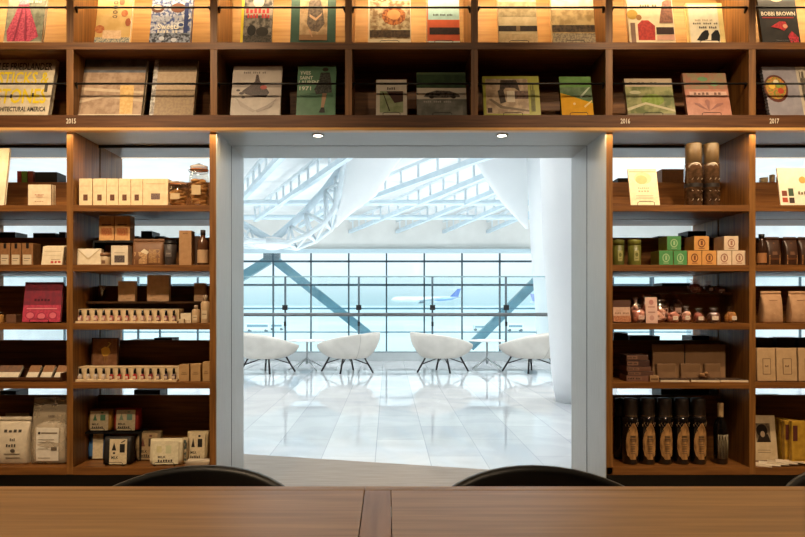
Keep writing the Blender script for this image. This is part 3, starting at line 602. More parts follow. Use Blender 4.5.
# riser with two kraft boxes above
tr = thing('display_riser', 'dark shelf riser behind the envelope box', 'riser', (PX(114, YF + .09), YF + .09, ZC[2]))
w = .2
G().box(-w / 2, w / 2, 0, .12, .115, .125).build('top_plate', BLACK, tr)
for sx in (-1, 1): G().box(sx * w / 2 - .004, sx * w / 2 + .004, 0, .12, 0, .115).build('side_plate', BLACK, tr)
for i, (a, b) in enumerate(((99, 114), (114.6, 130))):
    pack('kraft_box', 'brown kraft box with orange print on the riser, %s of the two' % ('left', 'right')[i], 'box', a, b, 215.5, ZC[2] + .125, d=.095, dep=.06, col=mat('#dba870', .75, '#cc9860', 50), items=[('r', .15, .2, .85, .5, ('#b85a2c', '#c88a50', 90)), ln(.2, .62, .8, .65, '#6a4020')], group='kraft boxes on the riser')
pouch('kraft_pouch', 'wide dark kraft pouch with clear window beside the white box', 'pouch', 131, 163, 238.5, 2, d=.05, dep=.05, col='#7c5434', items=[('r', .1, .06, .5, .5, ('#c8a070', '#9a744c', 80)), ('r', .56, .1, .9, .6, ('#a8804c', '#8a6238', 80)), ('p', [(.3, .5), (.5, .4), (.56, .5), (.4, .62)], '#d8c4a0')])
tc = thing('paper_cup', 'dark lidded cup between the kraft pouch and tan box', 'cup', (PX(170.5, YF + .075), YF + .075, ZC[2]))
G().lathe([(.022, 0), (.024, .002), (.031, .105), (.029, .106)]).build('cup', mat('#3a3432', .5, '#4a4442', 40), tc); G().lathe([(.0325, .104), (.0325, .112), (.027, .116), (.026, .124), (.004, .124)]).build('lid', BLACK, tc)
art([('r', 0, 0, 1, 1, '#5c5450'), ('t', 'COFFEE', .15, .4, .85, .6, '#a89c90')], .03, .035, 'printed_label', tc, y=-.029, loc=(0, 0, .04))
pack('tall_box', 'tall plain tan box between cup and cork bottle', 'box', 179, 191.5, 230.5, 2, d=.05, dep=.055, col=mat('#b58c60', .7, '#a87e54', 40), items=[ln(.3, .9, .7, .93, '#8a6440')])
tb = thing('oil_bottle', 'small dark bottle with pale tag beside the tan box', 'bottle', (PX(203, YF + .06), YF + .06, ZC[2]))
G().lathe([(.024, 0), (.026, .003), (.026, .1), (.024, .12), (.011, .135), (.01, .15)]).build('glass_body', mat('#4a3020', .2, '#5c3c28', 10), tb); G().lathe([(.012, .148), (.012, .172), (.004, .173)]).build('cap', mat('#2a1c14', .5), tb)
G().lathe([(.0268, .012), (.0268, .075)], caps=False).build('printed_label', mat('#c8a47c', .7), tb)
G().tube([(-.02, .01, .12), (-.005, .0, .165), (.005, 0, .165)], .002, n=5).build('string', mat('#c8b090'), tb)
pack('small_box', 'dark slim box behind the cork bottle on second left shelf', 'box', 192.5, 199, 236, 2, d=.1, dep=.04, col='#4c3424')
# main left bay, third shelf
def polish(rack, x0, x1, cell, n, cols, nm):
    Y = YF + .035; s = F / Y; W = (x1 - x0) / s
    t = thing('display_rack', 'long cream stepped rack of %s bottles, %s' % nm, 'rack', (PX((x0 + x1) / 2, Y), Y, ZC[cell]), (0, 0, 0), 'nail polish racks')
    m = mat('#e4cca4', .7, '#d8be94', 40)
    G().box(-W / 2, W / 2, -.012, .02, 0, .010, 0, .001).build('front_step', m, t)
    G().box(-W / 2, W / 2, .021, .10, 0, .068, 0, .001).build('back_step', m, t)
    art([ln(.01, .9, .99, .93, '#b89868')], W, .07, 'printed_label', t, y=.020)
    proto = None
    for k in range(n):
        if proto is None or cols[k] != pc:
            b = thing('nail_polish_bottle', '', 'nail polish', (0, 0, 0)); pc = cols[k]
            G().lathe([(.0075, 0), (.0085, .002), (.0085, .018), (.005, .022), (.004, .024)], n=12).build('glass_body', mat(cols[k], .12, coat=.5), b)
            G().lathe([(.0052, .024), (.0056, .026), (.0046, .046), (.003, .047)], n=12).build('cap', mat('#0e0c0c', .2), b)
            G().box(-.006, .006, -.0092, -.0086, .004, .015).build('paper_label', mat('#e0c8b0', .6), b)
            proto = b
        else: b = copy_tree(proto)
        b.scale = (1.2, 1.2, 1.12); b.location = (PX(x0 + (x1 - x0) * (k + .5) / n, Y), Y + .004, ZC[cell] + .010)
        tag(b, 'black capped nail polish bottle, %s on the %s polish rack' % (ordl(k, n), rack), 'nail polish', 'nail polish bottles on the %s rack' % rack)
polish('upper', 76, 177.5, 3, 13, ['#c8908c', '#b87880', '#d8a49c', '#a8787c'][:1] * 4 + ['#b8706c'] * 3 + ['#c89c94'] * 3 + ['#a06468'] * 3, ('pinkish', 'upper of the two racks'))
polish('lower', 76, 177.5, 4, 13, ['#d8ccc4'] * 4 + ['#a82c2c'] * 2 + ['#c03434'] * 2 + ['#982430'] * 2 + ['#7c6468'] * 3, ('red and nude', 'lower of the two racks'))
# back riser board for boxes behind the upper rack
tr = thing('display_riser', 'dark brown shelf riser behind the upper polish rack', 'riser', (PX(141, YF + .14), YF + .14, ZC[3]))
G().box(-.31, .33, 0, .11, .095, .105).build('top_plate', DKX, tr); G().box(-.31, .33, .1, .11, 0, .095).build('back_plate', DKX, tr)
for sx in (-.306, .326): G().box(sx - .004, sx + .004, 0, .1, 0, .095).build('side_plate', DKX, tr)
RZ = ZC[3] + .105
tg = thing('stemless_glass', 'small clear tasting glass left of the brown boxes', 'glass', (PX(102, YF + .17), YF + .17, RZ - .0))
G().lathe([(.012, 0), (.012, .002), (.004, .006), (.004, .03), (.016, .05), (.02, .08), (.019, .08), (.015, .052), (.002, .034)], caps=False, n=18).build('bowl', thin_glass((.85, .85, .85), .25), tg)
for i, (a, b, tp, bs, lab) in enumerate(((118, 135, 281, 0, 'small square brown card box standing on the riser'), (147, 169, 275, 0, 'largest brown card box standing on the riser'), (194, 205, 283, 0, 'slim brown card box on the riser beside jamb'))):
    pack('card_box', lab, 'box', a, b, tp, RZ, d=.145, dep=.03, col=mat('#e0bc98', .75, '#d0aa86', 40), items=[ln(.5 if i == 0 else .15, .12 if i == 0 else .2, .8, .16 if i == 0 else .22, '#c8a078')], group='brown boxes on the riser')
pack('small_box', 'tiny cream cube box beside the upper polish rack', 'box', 180.5, 191, 313, 3, d=.05, dep=.04, col=CREAM, items=[ln(.1, .2, .9, .24, '#b89c74')])
pack('small_box', 'lowest cream box in front of the tiny cube box', 'box', 178.5, 184, 319, 3, d=.02, dep=.02, col='#d8c4a0')
for a, b, tp, lab in ((192, 200, 305, 'shorter pale lotion bottle beside the upper polish rack'), (201, 210, 295, 'taller pale lotion bottle next to the jamb')):
    Y = YF + .05; s = F / Y; r = (b - a) / 2 / s; h = PZ(tp, Y) - ZC[3]
    t = thing('lotion_bottle', lab, 'bottle', (PX((a + b) / 2, Y), Y, ZC[3]), group='pale lotion bottles')
    G().lathe([(r * .93, 0), (r, .003), (r, h * .7), (r * .8, h * .76), (r * .4, h * .78)]).build('body', mat('#cdb08a', .35, '#c0a27c', 20), t)
    G().lathe([(r * .5, h * .77), (r * .5, h * .98), (r * .3, h)]).build('cap', mat('#a8927a', .3), t)
    art([('r', 0, 0, 1, 1, '#e0ccaa'), ln(.1, .5, .9, .6, '#8a7050')], r * 1.1, h * .3, 'printed_label', t, y=-r * 1.01, loc=(0, 0, h * .15))
# main left bay, fourth shelf
pack('picture_card', 'dark brown framed picture of a golden bird on left shelf', 'picture', 91, 118, 338, 4, d=.14, dep=.02, col=mat('#5c3c28', .5, '#4a2c1c', 20), base=.056, lean=.05, items=[
    ('r', .05, .04, .95, .96, ('#9c7050', '#885c3c', 14)), ('p', [(.36, .62), (.5, .7), (.66, .66), (.72, .5), (.6, .38), (.46, .38), (.38, .48)], '#f0bc50'), ('p', [(.62, .66), (.74, .8), (.66, .86), (.6, .84), (.68, .8), (.58, .7)], '#e0b860'), ('r', .5, .16, .52, .4, '#b88840'), ('r', .58, .16, .6, .4, '#b88840')], part='board', printname='bird_picture')
tr = thing('display_riser', 'low dark riser carrying the golden bird picture', 'riser', (PX(104, YF + .13), YF + .145, ZC[4]))
G().box(-.09, .09, 0, .05, 0, .055, 0, .001).build('block', DKX, tr)
for i, (a, b, tp) in enumerate(((179, 189, 364.5), (190.5, 200.5, 364), (202.5, 209.5, 362))):
    pack('cosmetics_box', 'upright tan cosmetics box beside the lower rack, %s of three' % ordl(i, 3), 'box', a, b, tp, 4, d=.04, dep=.05, col=mat('#c09a68', .7, '#b08a5a', 40), items=[ln(.2, .4, .8, .44, '#8a6840'), ln(.3, .5, .7, .53, '#8a6840')], group='tan cosmetics boxes')
# main left bay, bottom shelf : biscuit bags
def biscuit(label, a, b, tp, bs, d, col, art_, eas=None, side=None, rz=0, dep=.06, lean=.08):
    Y = YF + d; s = F / Y; zb = ZC[5] + bs; w = (b - a) / s; h = PZ(tp, Y) - zb; X = PX((a + b) / 2, Y)
    t = thing('snack_pack', label, 'pack', (X, Y + .003, zb + .002 + dep * math.sin(lean) * .9), (-lean, 0, rz), 'illustrated snack packs')
    g = G(); n = 5
    g.loft([sup(w * (1 - .03 * (k / n - .5) ** 2), dep * (1, 1.08, 1.1, .95, .8, .7)[k], h * k / n, e=.3, cy=dep / 2) for k in range(6)])
    g.build('wrapper', side or col, t)
    art(art_, w * .76, h * .94, 'front_print', t, y=-.005)
    if eas: easel(eas, X, Y - .008, zb, w * .6, lean, .05)
    return t
def fig(bg, c1, c2, txt=True):
    r = [('r', 0, 0, 1, 1, bg), ('p', [(.16, .5), (.38, .5), (.27, .84)], c1), ('r', .56, .5, .84, .8, c2), ('e', .66, .9, .08, .04, c1)]
    if txt: r += [('t', 'MILK', .12, .26, .5, .36, '#3a2c20'), ('t', 'COFFEE', .12, .1, .75, .2, '#3a2c20')]
    return r
pc = ('#dccba8', '#d0be9a', 40)
# wire stand of upper packs
tr = thing('display_riser', 'low black shelf riser carrying the yellow and red illustrated packs', 'riser', (PX(112, YF + .13), YF + .125, ZC[5]))
zr = PZ(432, YF + .13) - ZC[5]
G().box(-.145, .145, 0, .1, zr - .008, zr).build('top_plate', BLACK, tr)
for sx in (-1, 1): G().box(sx * .141 - .004, sx * .141 + .004, 0, .1, 0, zr - .008).build('side_plate', BLACK, tr)
biscuit('yellow sided illustrated pack with green drawings on the riser', 87, 111, 411, zr, .14, None, fig(pc, '#4a7c5c', '#5a8c6a'), 'black wire easel before the yellow sided pack', mat('#c8963c', .6))
biscuit('red sided illustrated pack with pale drawings on the riser', 113, 138, 410, zr, .14, None, fig(pc, '#8aa088', '#7aa090'), 'black wire easel before the red sided pack', mat('#a8281f', .6))
biscuit('blue sided illustrated pack under the riser at left divider', 87, 105, 434, 0, .15, None, [('r', .25, 0, 1, 1, pc), ('r', 0, .1, .25, .6, '#4a7cb0')], None, mat('#2c5c94', .6, '#24508a'))
biscuit('black sided illustrated pack with black drawings at the front left', 102, 130, 439, 0, .035, None, [('r', .18, 0, 1, 1, pc), ('p', [(.28, .54), (.5, .54), (.39, .86)], '#1c1814'), ('r', .66, .46, .9, .8, '#1c1814'), ('e', .4, .44, .06, .04, '#2a2018'), ('t', 'MILK', .28, .2, .6, .32, '#2a2018'), ('p', [(.7, .86), (.9, .96), (.92, .92), (.74, .84)], '#1c1814')], 'black wire easel before the black sided pack', mat('#181412', .6))
biscuit('shade-coloured illustrated pack behind the white one with pale drawings', 134, 160, 433, 0, .13, None, fig(('#a88e68', '#98805c', 40), '#6a4034', '#3a2c24'), 'black wire easel before the shade-coloured illustrated pack', mat('#8a7450', .6), dep=.05)  # shade behind the white pack put into darker print and wrapper colours
biscuit('whitest tilted illustrated pack at the front with pale green drawings', 149, 182, 441, 0, .035, None, [('r', 0, 0, 1, 1, ('#e6dcbc', '#dacfae', 30)), ('r', .14, .5, .34, .78, '#dcd2a0'), ('r', .5, .46, .72, .8, '#d2d2a8'), ('t', 'MILK', .2, .26, .5, .36, '#4a3c2c'), ('t', 'COFFEE', .2, .1, .8, .2, '#4a3c2c')], 'black wire easel before the whitest illustrated pack', mat('#dccfac', .6), rz=.06)
biscuit('thin illustrated pack seen edge on, right of the whitest pack', 179, 187, 440, 0, .07, None, [('r', 0, 0, 1, 1, ('#c8b490', '#3a4a44', 40))], None, mat('#b8a480', .6), dep=.05)
biscuit('rightmost illustrated pack with black tree and coat drawings', 186, 207, 433, 0, .10, None, fig(pc, '#2a2018', '#1c1814', True), 'black wire easel before the rightmost illustrated pack', mat('#b8a47c', .6), dep=.05)
for i in range(3):
    o = G().box(-.055, .055, 0, .05, 0, .008, 0, .001).build('card_pack', mat(('#b0987c', '#c4b094', '#dccfb8')[i], .6), None, (PX(197, YF + .03) + i * .003, YF + .022, ZC[5] + i * .0085)); o.rotation_euler = (0, 0, .05 * i - .04)
    tag(o, 'flat card pack under the rightmost illustrated pack, %s of the stack' % ('bottom', 'middle', 'top')[i], 'card pack', 'stacked flat card packs')

# ================================================================== RIGHT SHELVES
pack('menu_card', 'cream card with a pale fruit drawing standing on top right shelf', 'card', 631, 660, 166, 1, d=.045, dep=.008, lean=.24, col=mat('#e8dcb8', .6), items=[('r', 0, 0, 1, 1, ('#eadfbe', '#e2d6b2', 20)), ('e', .5, .74, .3, .16, '#dcd0a0'), ('e', .44, .7, .2, .12, '#c8b878'), ('r', .03, .9, .97, .93, '#b8a888'), ('t', 'SEASON', .3, .46, .7, .49, '#a89878'), ('t', 'MENU', .3, .37, .7, .41, '#b0a484'), ln(.2, .26, .8, .28, '#c8bc98'), ln(.2, .2, .8, .22, '#c8bc98'), ln(.3, .12, .7, .14, '#c8bc98')], part='card')
easel('black wire easel under the cream fruit card', PX(645, YF + .04), YF + .04, ZC[1], .08, .24, .1)
for i, (a, b) in enumerate(((685, 702), (702.8, 719))):
    Y = YF + .06; r = (b - a) / 2 / (F / Y); h = PZ(144, Y) - ZC[1]
    t = thing('water_bottle', 'glass bottle with tall brown cap and carved letters, %s of the pair' % ('left', 'right')[i], 'bottle', (PX((a + b) / 2, Y), Y, ZC[1]), group='capped glass bottles on the top right shelf')
    G().lathe([(r * .8, 0), (r, .006), (r * 1.0, h * .62), (r * .95, h * .68), (r * .8, h * .69)], n=24).build('glass_body', mat('#5a4230', .12, '#3a2a1e', 60, coat=.5), t)
    G().lathe([(r * .88, h * .67), (r * .92, h * .68), (r * .92, h * .985), (r * .85, h), (r * .1, h)], n=24).build('cap', mat('#5e4a30', .4, '#4c3a24', 20), t)
    g = G(); R = r * 1.015
    for k in range(7):
        a0 = -PI / 2 + (k - 3) * .3
        for j in range(9):
            if (k * 3 + j * 5) % 3 != 0 or k in (0, 2, 4, 6): continue
            zz = h * (.08 + .055 * j); c0 = Vector((R * math.cos(a0), R * math.sin(a0), zz)); c1 = Vector((R * math.cos(a0 + .16), R * math.sin(a0 + .16), zz + h * .03 * (1 if (k + j) % 2 else -.4)))
            g.tube([c0, c1], .0013, n=4)
    g.build('white_lettering', mat('#cdbb9c', .5), t)
    G().lathe([(R * 1.001, h * .3), (R * 1.001, h * .36)], caps=False).build('dark_band', mat('#1c1410', .5), t)
pack('gift_box', 'long brown box on the far shelf behind the cream fruit card', 'box', 662, 684, 169, 1, d=.37, dep=.1, col='#8a5c38', items=[ln(.2, .4, .8, .5, '#b08858')])
pack('gift_box', 'small pale box on the far shelf right of the capped bottles', 'box', 724, 729, 170, 1, d=.36, dep=.06, col='#b89868', items=[ln(.2, .3, .8, .6, '#6a5030')])
pack('gift_box', 'flat dark box on the far shelf beside the right jamb', 'box', 618, 630, 178, 1, d=.36, dep=.1, col='#241a16')
# second shelf right
for i, (a, b, dd) in enumerate(((614.5, 626, .09), (630.5, 643, .05))):
    Y = YF + dd; r = (b - a) / 2 / (F / Y); h = PZ(239.5, Y) - ZC[2]
    t = thing('tea_tin', 'cylindrical olive green tea tin, %s of the two' % ('left', 'right')[i], 'tin', (PX((a + b) / 2, Y), Y + r, ZC[2]), group='olive tea tins')
    G().lathe([(r * .97, 0), (r, .002), (r, h * .78), (r * .96, h * .785)], n=24).build('can', mat('#6e7030' if i else '#5a5c2a', .35, '#63652a', 20), t)
    G().lathe([(r * 1.01, h * .79), (r * 1.01, h * .98), (r * .95, h), (r * .1, h)], n=24).build('lid', mat('#7c7e38' if i else '#62642e', .35), t)
    art([('r', 0, 0, 1, 1, '#a8a468'), ('e', .5, .6, .3, .2, '#6a6c30'), ln(.2, .2, .8, .25, '#5a5c2a')], r * .8, h * .4, 'printed_label', t, y=-r * 1.02, loc=(0, 0, h * .18))
def tbox(label, a, b, top, cell, base, c, side, mark):
    t = pack('drip_bag_box', label, 'box', a, b, top, cell, d=.035, dep=.1, col=mat(side, .6), base=base, items=[('r', .01, .01, .99, .99, c), ('e', .5, .5, .26, .3, mark), ('e', .5, .5, .19, .22, c), ('r', .44, .36, .58, .66, mark), ln(.3, .12, .7, .17, mark)], group='square boxes stacked on the second right shelf', part='carton')
gr = '#4f9858'; og = '#dca058'; cr = '#e6ceb0'
bb = [(659, 673, gr, '#9a9a48', '#a8cc98', 'green'), (673.6, 687, gr, '#9a9a48', '#a8cc98', 'green'), (687.6, 701.5, og, '#b0803c', '#7c4420', 'orange'), (702, 716.5, og, '#b0803c', '#7c4420', 'orange'), (717, 731.5, cr, '#c8a478', '#a8745c', 'cream'), (732, 746.5, cr, '#c8a478', '#a8745c', 'cream')]
hb = PZ(250.5, YF + .035) - ZC[2]
for i, (a, b, c, s_, mk, nm) in enumerate(bb):
    tbox('%s square box in the bottom row of six, %s of the %s pair' % (nm, ('left', 'right')[i % 2], nm), a, b, 250.5, 2, 0, c, s_, mk)
for (a, b, c, s_, mk, nm) in ((667, 681, gr, '#9a9a48', '#a8cc98', 'green'), (694, 709, og, '#b0803c', '#7c4420', 'orange'), (724, 738.5, cr, '#c8a478', '#a8745c', 'cream')):
    tbox('%s square box on top of the two %s boxes' % (nm, nm), a, b, 236, 2, hb + .001, c, s_, mk)
# third shelf right : sweets
pack('sweet_box', 'pink and white printed sweet box at the left end of third shelf', 'box', 613.5, 631, 301, 3, d=.05, dep=.06, col=mat('#8a5a44', .6), items=[('r', 0, .0, .96, .68, ('#dcb8a0', '#d0a890', 20)), ('r', 0, 0, 1, .28, ('#c88860', '#a86848', 60)), ('t', 'PANETTONE', .1, .36, .9, .44, '#9c6c54'), ('r', 0, .68, 1, 1, '#5a3828')], lean=.08)
PK = [mat('#e0a08a', .4, '#cc8874', 60, bump=.4), mat('#e8b8a0', .4, '#d89c88', 50, bump=.4), mat('#b86c5c', .4, '#a05c4c', 60, bump=.4), mat('#c8904c', .4, '#a87834', 60, bump=.4), mat('#7c5440', .4, '#604030', 60, bump=.4)]
def sweetbag(label, a, b, top, cell, d, mi, zb=0, grp='bags of pink sweets', labelc='#ecc8b8', n=20):
    Y = YF + d; s = F / Y; w = (b - a) / s; z0 = (ZC[cell] if isinstance(cell, int) else cell) + zb; h = PZ(top - 3, Y) - z0
    t = thing('sweet_bag', label, 'sweets', (PX((a + b) / 2, Y), Y + .022, z0), (0, 0, random.uniform(-.2, .2)), grp)
    g = G()
    r0 = min(w * .26, h * .24, .022)
    for k in range(n):
        v = (k + .5) / n
        g.blob((random.uniform(-.5, .5) * (w - 2 * r0) * (1 - .3 * v), random.uniform(-.012, .012), r0 + v * (h * .72 - 2 * r0 if h * .72 > 2 * r0 else 0)), r0, 0, .1, 2)
    g.build('sweets', PK[mi], t)['kind'] = 'stuff'
    G().loft([sup(w * q, .05 * f, h * v, n=16, e=.6) for v, q, f in ((0.0, .9, .8), (.1, 1, 1), (.5, 1, .95), (.72, .7, .6), (.8, .35, .25), (.88, .5, .25), (1, .75, .3))]).build('film_bag', thin_glass((.97, .88, .86), .12, .1), t)
    art([('r', 0, 0, 1, 1, labelc), ln(.15, .55, .85, .62, '#a87064'), ln(.25, .35, .75, .4, '#a87064')], w * .42, h * .24, 'paper_label', t, y=-.0268, loc=(0, 0, h * .2))
    return t
for i, (a, b, tp, zb, d, mi) in enumerate(((634, 648, 307, 0, .03, 0), (650, 665, 309, 0, .03, 1), (641, 655, 298, .045, .09, 2), (656, 668, 302, .03, .09, 1), (632, 642, 300, 0, .10, 1), (658, 671, 293, 0, .2, 4), (671.5, 685, 292.5, 0, .2, 4))):
    sweetbag(['pink sweet bag at the front left of the heap', 'round pale sweet bag at the front right of the heap', 'dark pink sweet bag on the back of the heap', 'pale sweet bag behind the round pale one', 'pale sweet bag behind the heap at its left end', 'left brown sweet bag standing behind the heap', 'right brown sweet bag standing behind the heap'][i], a, b, tp, 3, d, mi, zb=0, grp='sweet bags in the heap')
pack('sweet_card', 'pale pink upright name card among the sweet bags', 'card', 646, 658, 297, 3, d=.012, dep=.003, col=mat('#e8c0b0', .5), items=[('e', .5, .8, .2, .1, '#c8847c'), ln(.2, .6, .8, .64, '#b87c70'), ln(.2, .4, .8, .44, '#b87c70'), ('e', .5, .2, .2, .1, '#d09c90')], lean=.1, part='card')
for i, (a, b, tp, mi, lab) in enumerate(((669, 681, 310, 0, 'white labelled pink sweet bag, first in front row of five'), (683, 693, 309, 1, 'pink sweet bag, second in front row of five'), (694.5, 706.5, 311, 2, 'red pink sweet bag, middle of the front row of five'), (709, 723, 310.5, 4, 'dark brown sweet bag, fourth in front row of five'), (727, 739, 310, 3, 'yellow sweet bag at the right end of front row'))):
    sweetbag(lab, a, b, tp, 3, .03, mi, grp='sweet bags in the front row', labelc='#ecdcc8')
tr = thing('glass_riser', 'clear glass shelf riser with small pots on third right shelf', 'riser', (PX(693, YF + .12), YF + .12, ZC[3]))
zg = PZ(293, YF + .12) - ZC[3]
G().box(-.2, .2, 0, .12, zg - .004, zg).build('glass_top', thin_glass((.75, .8, .78), .25), tr)
for sx in (-.196, .196): G().box(sx - .003, sx + .003, 0, .12, 0, zg - .004).build('glass_side', thin_glass((.8, .85, .83), .15), tr)
sweetbag('dark red pot of sweets, left one on the glass riser', 690, 704, 282, ZC[3] + zg, .14, 2, grp='sweets on the glass riser', n=8)
sweetbag('brown pot of sweets, middle one on the glass riser', 706, 715, 284, ZC[3] + zg, .14, 4, grp='sweets on the glass riser', n=8)
sweetbag('small maroon pot of sweets, right one on the glass riser', 716, 728, 287, ZC[3] + zg, .14, 2, grp='sweets on the glass riser', n=8)
# fourth shelf right
tf = thing('folding_panel', 'large brown folded display box behind the fanned booklets', 'box', (PX(689, YF + .13), YF + .13, ZC[4]))
w = 73 / (F / (YF + .13)); h = PZ(344.5, YF + .13) - ZC[4]
G().box(-w / 2, -.002 - w * .06, 0, .012, 0, h, 0, .002).build('panel', mat('#94704e', .7, '#886644', 10), tf); G().box(.002 - w * .06, w / 2, 0, .012, 0, h, 0, .002).build('panel', mat('#94704e', .7, '#886644', 10), tf)
G().tube([(-w * .06, -.001, 0), (-w * .06, -.001, h)], .003, n=6).build('hinge', mat('#3c2818'), tf)
for i, (a, b) in enumerate(((658, 677), (682, 702), (706, 722))):
    t = thing('leather_pouch', 'brown square leather pouch against the display box, %s of three' % ordl(i, 3), 'pouch', (PX((a + b) / 2, YF + .1), YF + .105, ZC[4]), (-.08, 0, 0), 'leather pouches')
    w = (b - a) / (F / (YF + .17)); h = PZ(362.5, YF + .17) - ZC[4]
    G().box(-w / 2, w / 2, 0, .018, .002, h, 0, .006).build('body', mat('#8a6848', .6, '#7c5c3e', 20, bump=.3), t)
    art([('p', [(.02, .96), (.98, .96), (.9, .5), (.1, .5)], '#7a5a3c')], w, h, 'flap', t, y=-.001)
for i, (a, b) in enumerate(((655, 687), (687, 715), (715, 745))):
    t = thing('booklet', 'flat cream booklet with dark cover fanned on the shelf, %s of three' % ordl(i, 3), 'booklet', (PX((a + b) / 2, YF + .06), YF + .015, ZC[4]), (0, 0, -.12), 'fanned booklets on the fourth right shelf')
    G().box(-.065, .065, 0, .09, 0, .008).build('pages', CREAM, t); G().box(-.064, .066, .004, .094, .0085, .0105).build('cover', mat('#4a3424', .6), t)
td = thing('wooden_dish', 'little turned wooden dish of biscuits on the fanned booklets', 'dish', (PX(701, YF + .1), YF + .07, ZC[4] + .0108))
G().lathe([(.018, 0), (.02, .003), (.03, .012), (.028, .013), (.012, .008)]).build('bowl', mat('#7c5434', .5), td)
g = G()
for k in range(5): g.blob((.012 * math.cos(k * 1.3), .012 * math.sin(k * 1.3), .017 + (.008 if k == 4 else 0)), .009, 0, .1)
g.build('biscuits', mat('#a87c50', .7), td)
zz = ZC[4]
for i, (hh, w_, dx, c, lab) in enumerate(((.028, .15, 0, '#7c5444', 'bottom'), (.02, .125, -.005, '#5a3c30', 'second'), (.022, .12, -.01, '#6c4838', 'third'), (.03, .11, -.012, '#4a3028', 'fourth'), (.026, .105, -.014, '#5c3e30', 'top'))):
    t = thing('chocolate_box', 'flat brown chocolate box, %s of the stack beside the jamb' % lab, 'box', (PX(637, YF + .1) + dx, YF + .035 + i * .006, zz), (0, 0, 0), 'stacked chocolate boxes')
    G().box(-w_ / 2, w_ / 2, 0, .1, 0, hh - .001, 0, .0015).build('carton', mat(c, .5), t)
    art([('r', .02, .2, .5, .8, '#8a6450'), ('t', 'CHOCOLAT', .05, .35, .45, .65, '#2c1c14')], w_, hh, 'printed_label', t, y=-.0008)
    zz += hh
pack('small_box', 'small cream box lying right of the chocolate boxes', 'box', 650, 659, 376, 4, d=.02, dep=.04, col='#a8845c', items=[ln(.1, .3, .9, .6, '#6a4c30')])
# bottom shelf right : bottles
def bottle_labelled(i, px):
    Y = YF + .08; s = F / Y; r = 7.6 / s; h = PZ(397, Y) - ZC[5]
    t = thing('liquor_bottle', 'black bottle with gold leaf label, %s of five on bottom shelf' % ordl(i, 5), 'bottle', (PX(px, Y), Y, ZC[5]), (0, 0, 0), 'leaf labelled bottles on the bottom right shelf')
    G().lathe([(r * .9, 0), (r, .006), (r, h * .66), (r * .94, h * .7), (r * .8, h * .71)], n=28).build('glass_body', mat('#14100e', .08, '#0c0908', 20, coat=.6), t)
    G().lathe([(r * .86, h * .705), (r * .9, h * .71), (r * .9, h * .97), (r * .82, h * .985), (r * .1, h * .985)], n=28).build('cap', mat('#1e130d', .4, '#150d08', 20), t)
    g = G(); R = r * 1.012
    prof = [(.08, .35), (.14, .75), (.24, .95), (.36, .95), (.46, .8), (.55, .5), (.62, .15)]
    for (v0, a0), (v1, a1) in zip(prof, prof[1:]):
        n = 8
        for k in range(n):
            def q(v, am, kk): 
                a = -PI / 2 + am * (-1 + 2 * kk / n) + .05; return g.bm.verts.new((R * math.cos(a), R * math.sin(a), v * h))
            f = g.bm.faces.new([q(v0, a0, k), q(v0, a0, k + 1), q(v1, a1, k + 1), q(v1, a1, k)]); f.smooth = True
    g.build('leaf_label', mat('#b88a54', .45, '#7a5630', 70, stretch=(1, 1, .4)), t)
    g = G(); R2 = r * 1.03
    for v0 in (.17, .205, .24, .275, .31, .36, .385, .41, .43):
        am = .3 if v0 < .34 else .36
        g.tube([(R2 * math.cos(-PI / 2 + a), R2 * math.sin(-PI / 2 + a), h * v0) for a in [am * (-1 + 2 * k / 4) for k in range(5)]], .0016 if v0 > .34 else .0011, n=4)
    g.build('black_lettering', mat('#1c120c', .5), t)
    g = G()
    for k in range(10):
        a = -PI / 2 - 1.0 + k * .2
        g.tube([(R2 * math.cos(a), R2 * math.sin(a), h * .6), (R2 * math.cos(a + .1), R2 * math.sin(a + .1), h * (.63 if k % 2 else .57))], .0009, n=4)
        g.tube([(R * .93 * math.cos(a), R * .93 * math.sin(a), h * .725), (R * .93 * math.cos(a + .12), R * .93 * math.sin(a + .12), h * .73)], .0008, n=4)
    g.build('gold_lettering', mat('#a88050', .5), t)
for i, px in enumerate((630.3, 647.3, 664.3, 681.3, 698)): bottle_labelled(i, px)
Y = YF + .08; s = F / Y; r = 6.6 / s; h = PZ(392, Y) - ZC[5]
t = thing('wine_bottle', 'slender black wine bottle with cream neck label, right of the leaf labelled ones', 'bottle', (PX(720.5, Y), Y, ZC[5]))
h2 = PZ(404, Y) - ZC[5]
G().lathe([(r * .9, 0), (r, .006), (r, h2 * .6), (r * .8, h2 * .7), (r * .42, h2 * .78), (r * .38, h2 * .98)], n=28).build('glass_body', mat('#0e0c0c', .06, '#080707', 20, coat=.6), t)
G().lathe([(r * .4, h2 * .77), (r * .42, h2 * .78), (r * .42, h2 * 1.0), (r * .38, h2 * 1.02), (r * .05, h2 * 1.02)], n=20).build('capsule', mat('#b8986c', .5), t)
g = G(); R = r * 1.01
for k in range(9):
    a = -PI / 2 - .8 + k * .2
    g.tube([(R * math.cos(a), R * math.sin(a), h2 * .1), (R * math.cos(a + .14), R * math.sin(a + .14), h2 * (.45 if k % 2 else .36)), (R * math.cos(a + .05), R * math.sin(a + .05), h2 * .5)], .0017, n=4)
g.build('silver_drawing', mat('#a89878', .5), t)
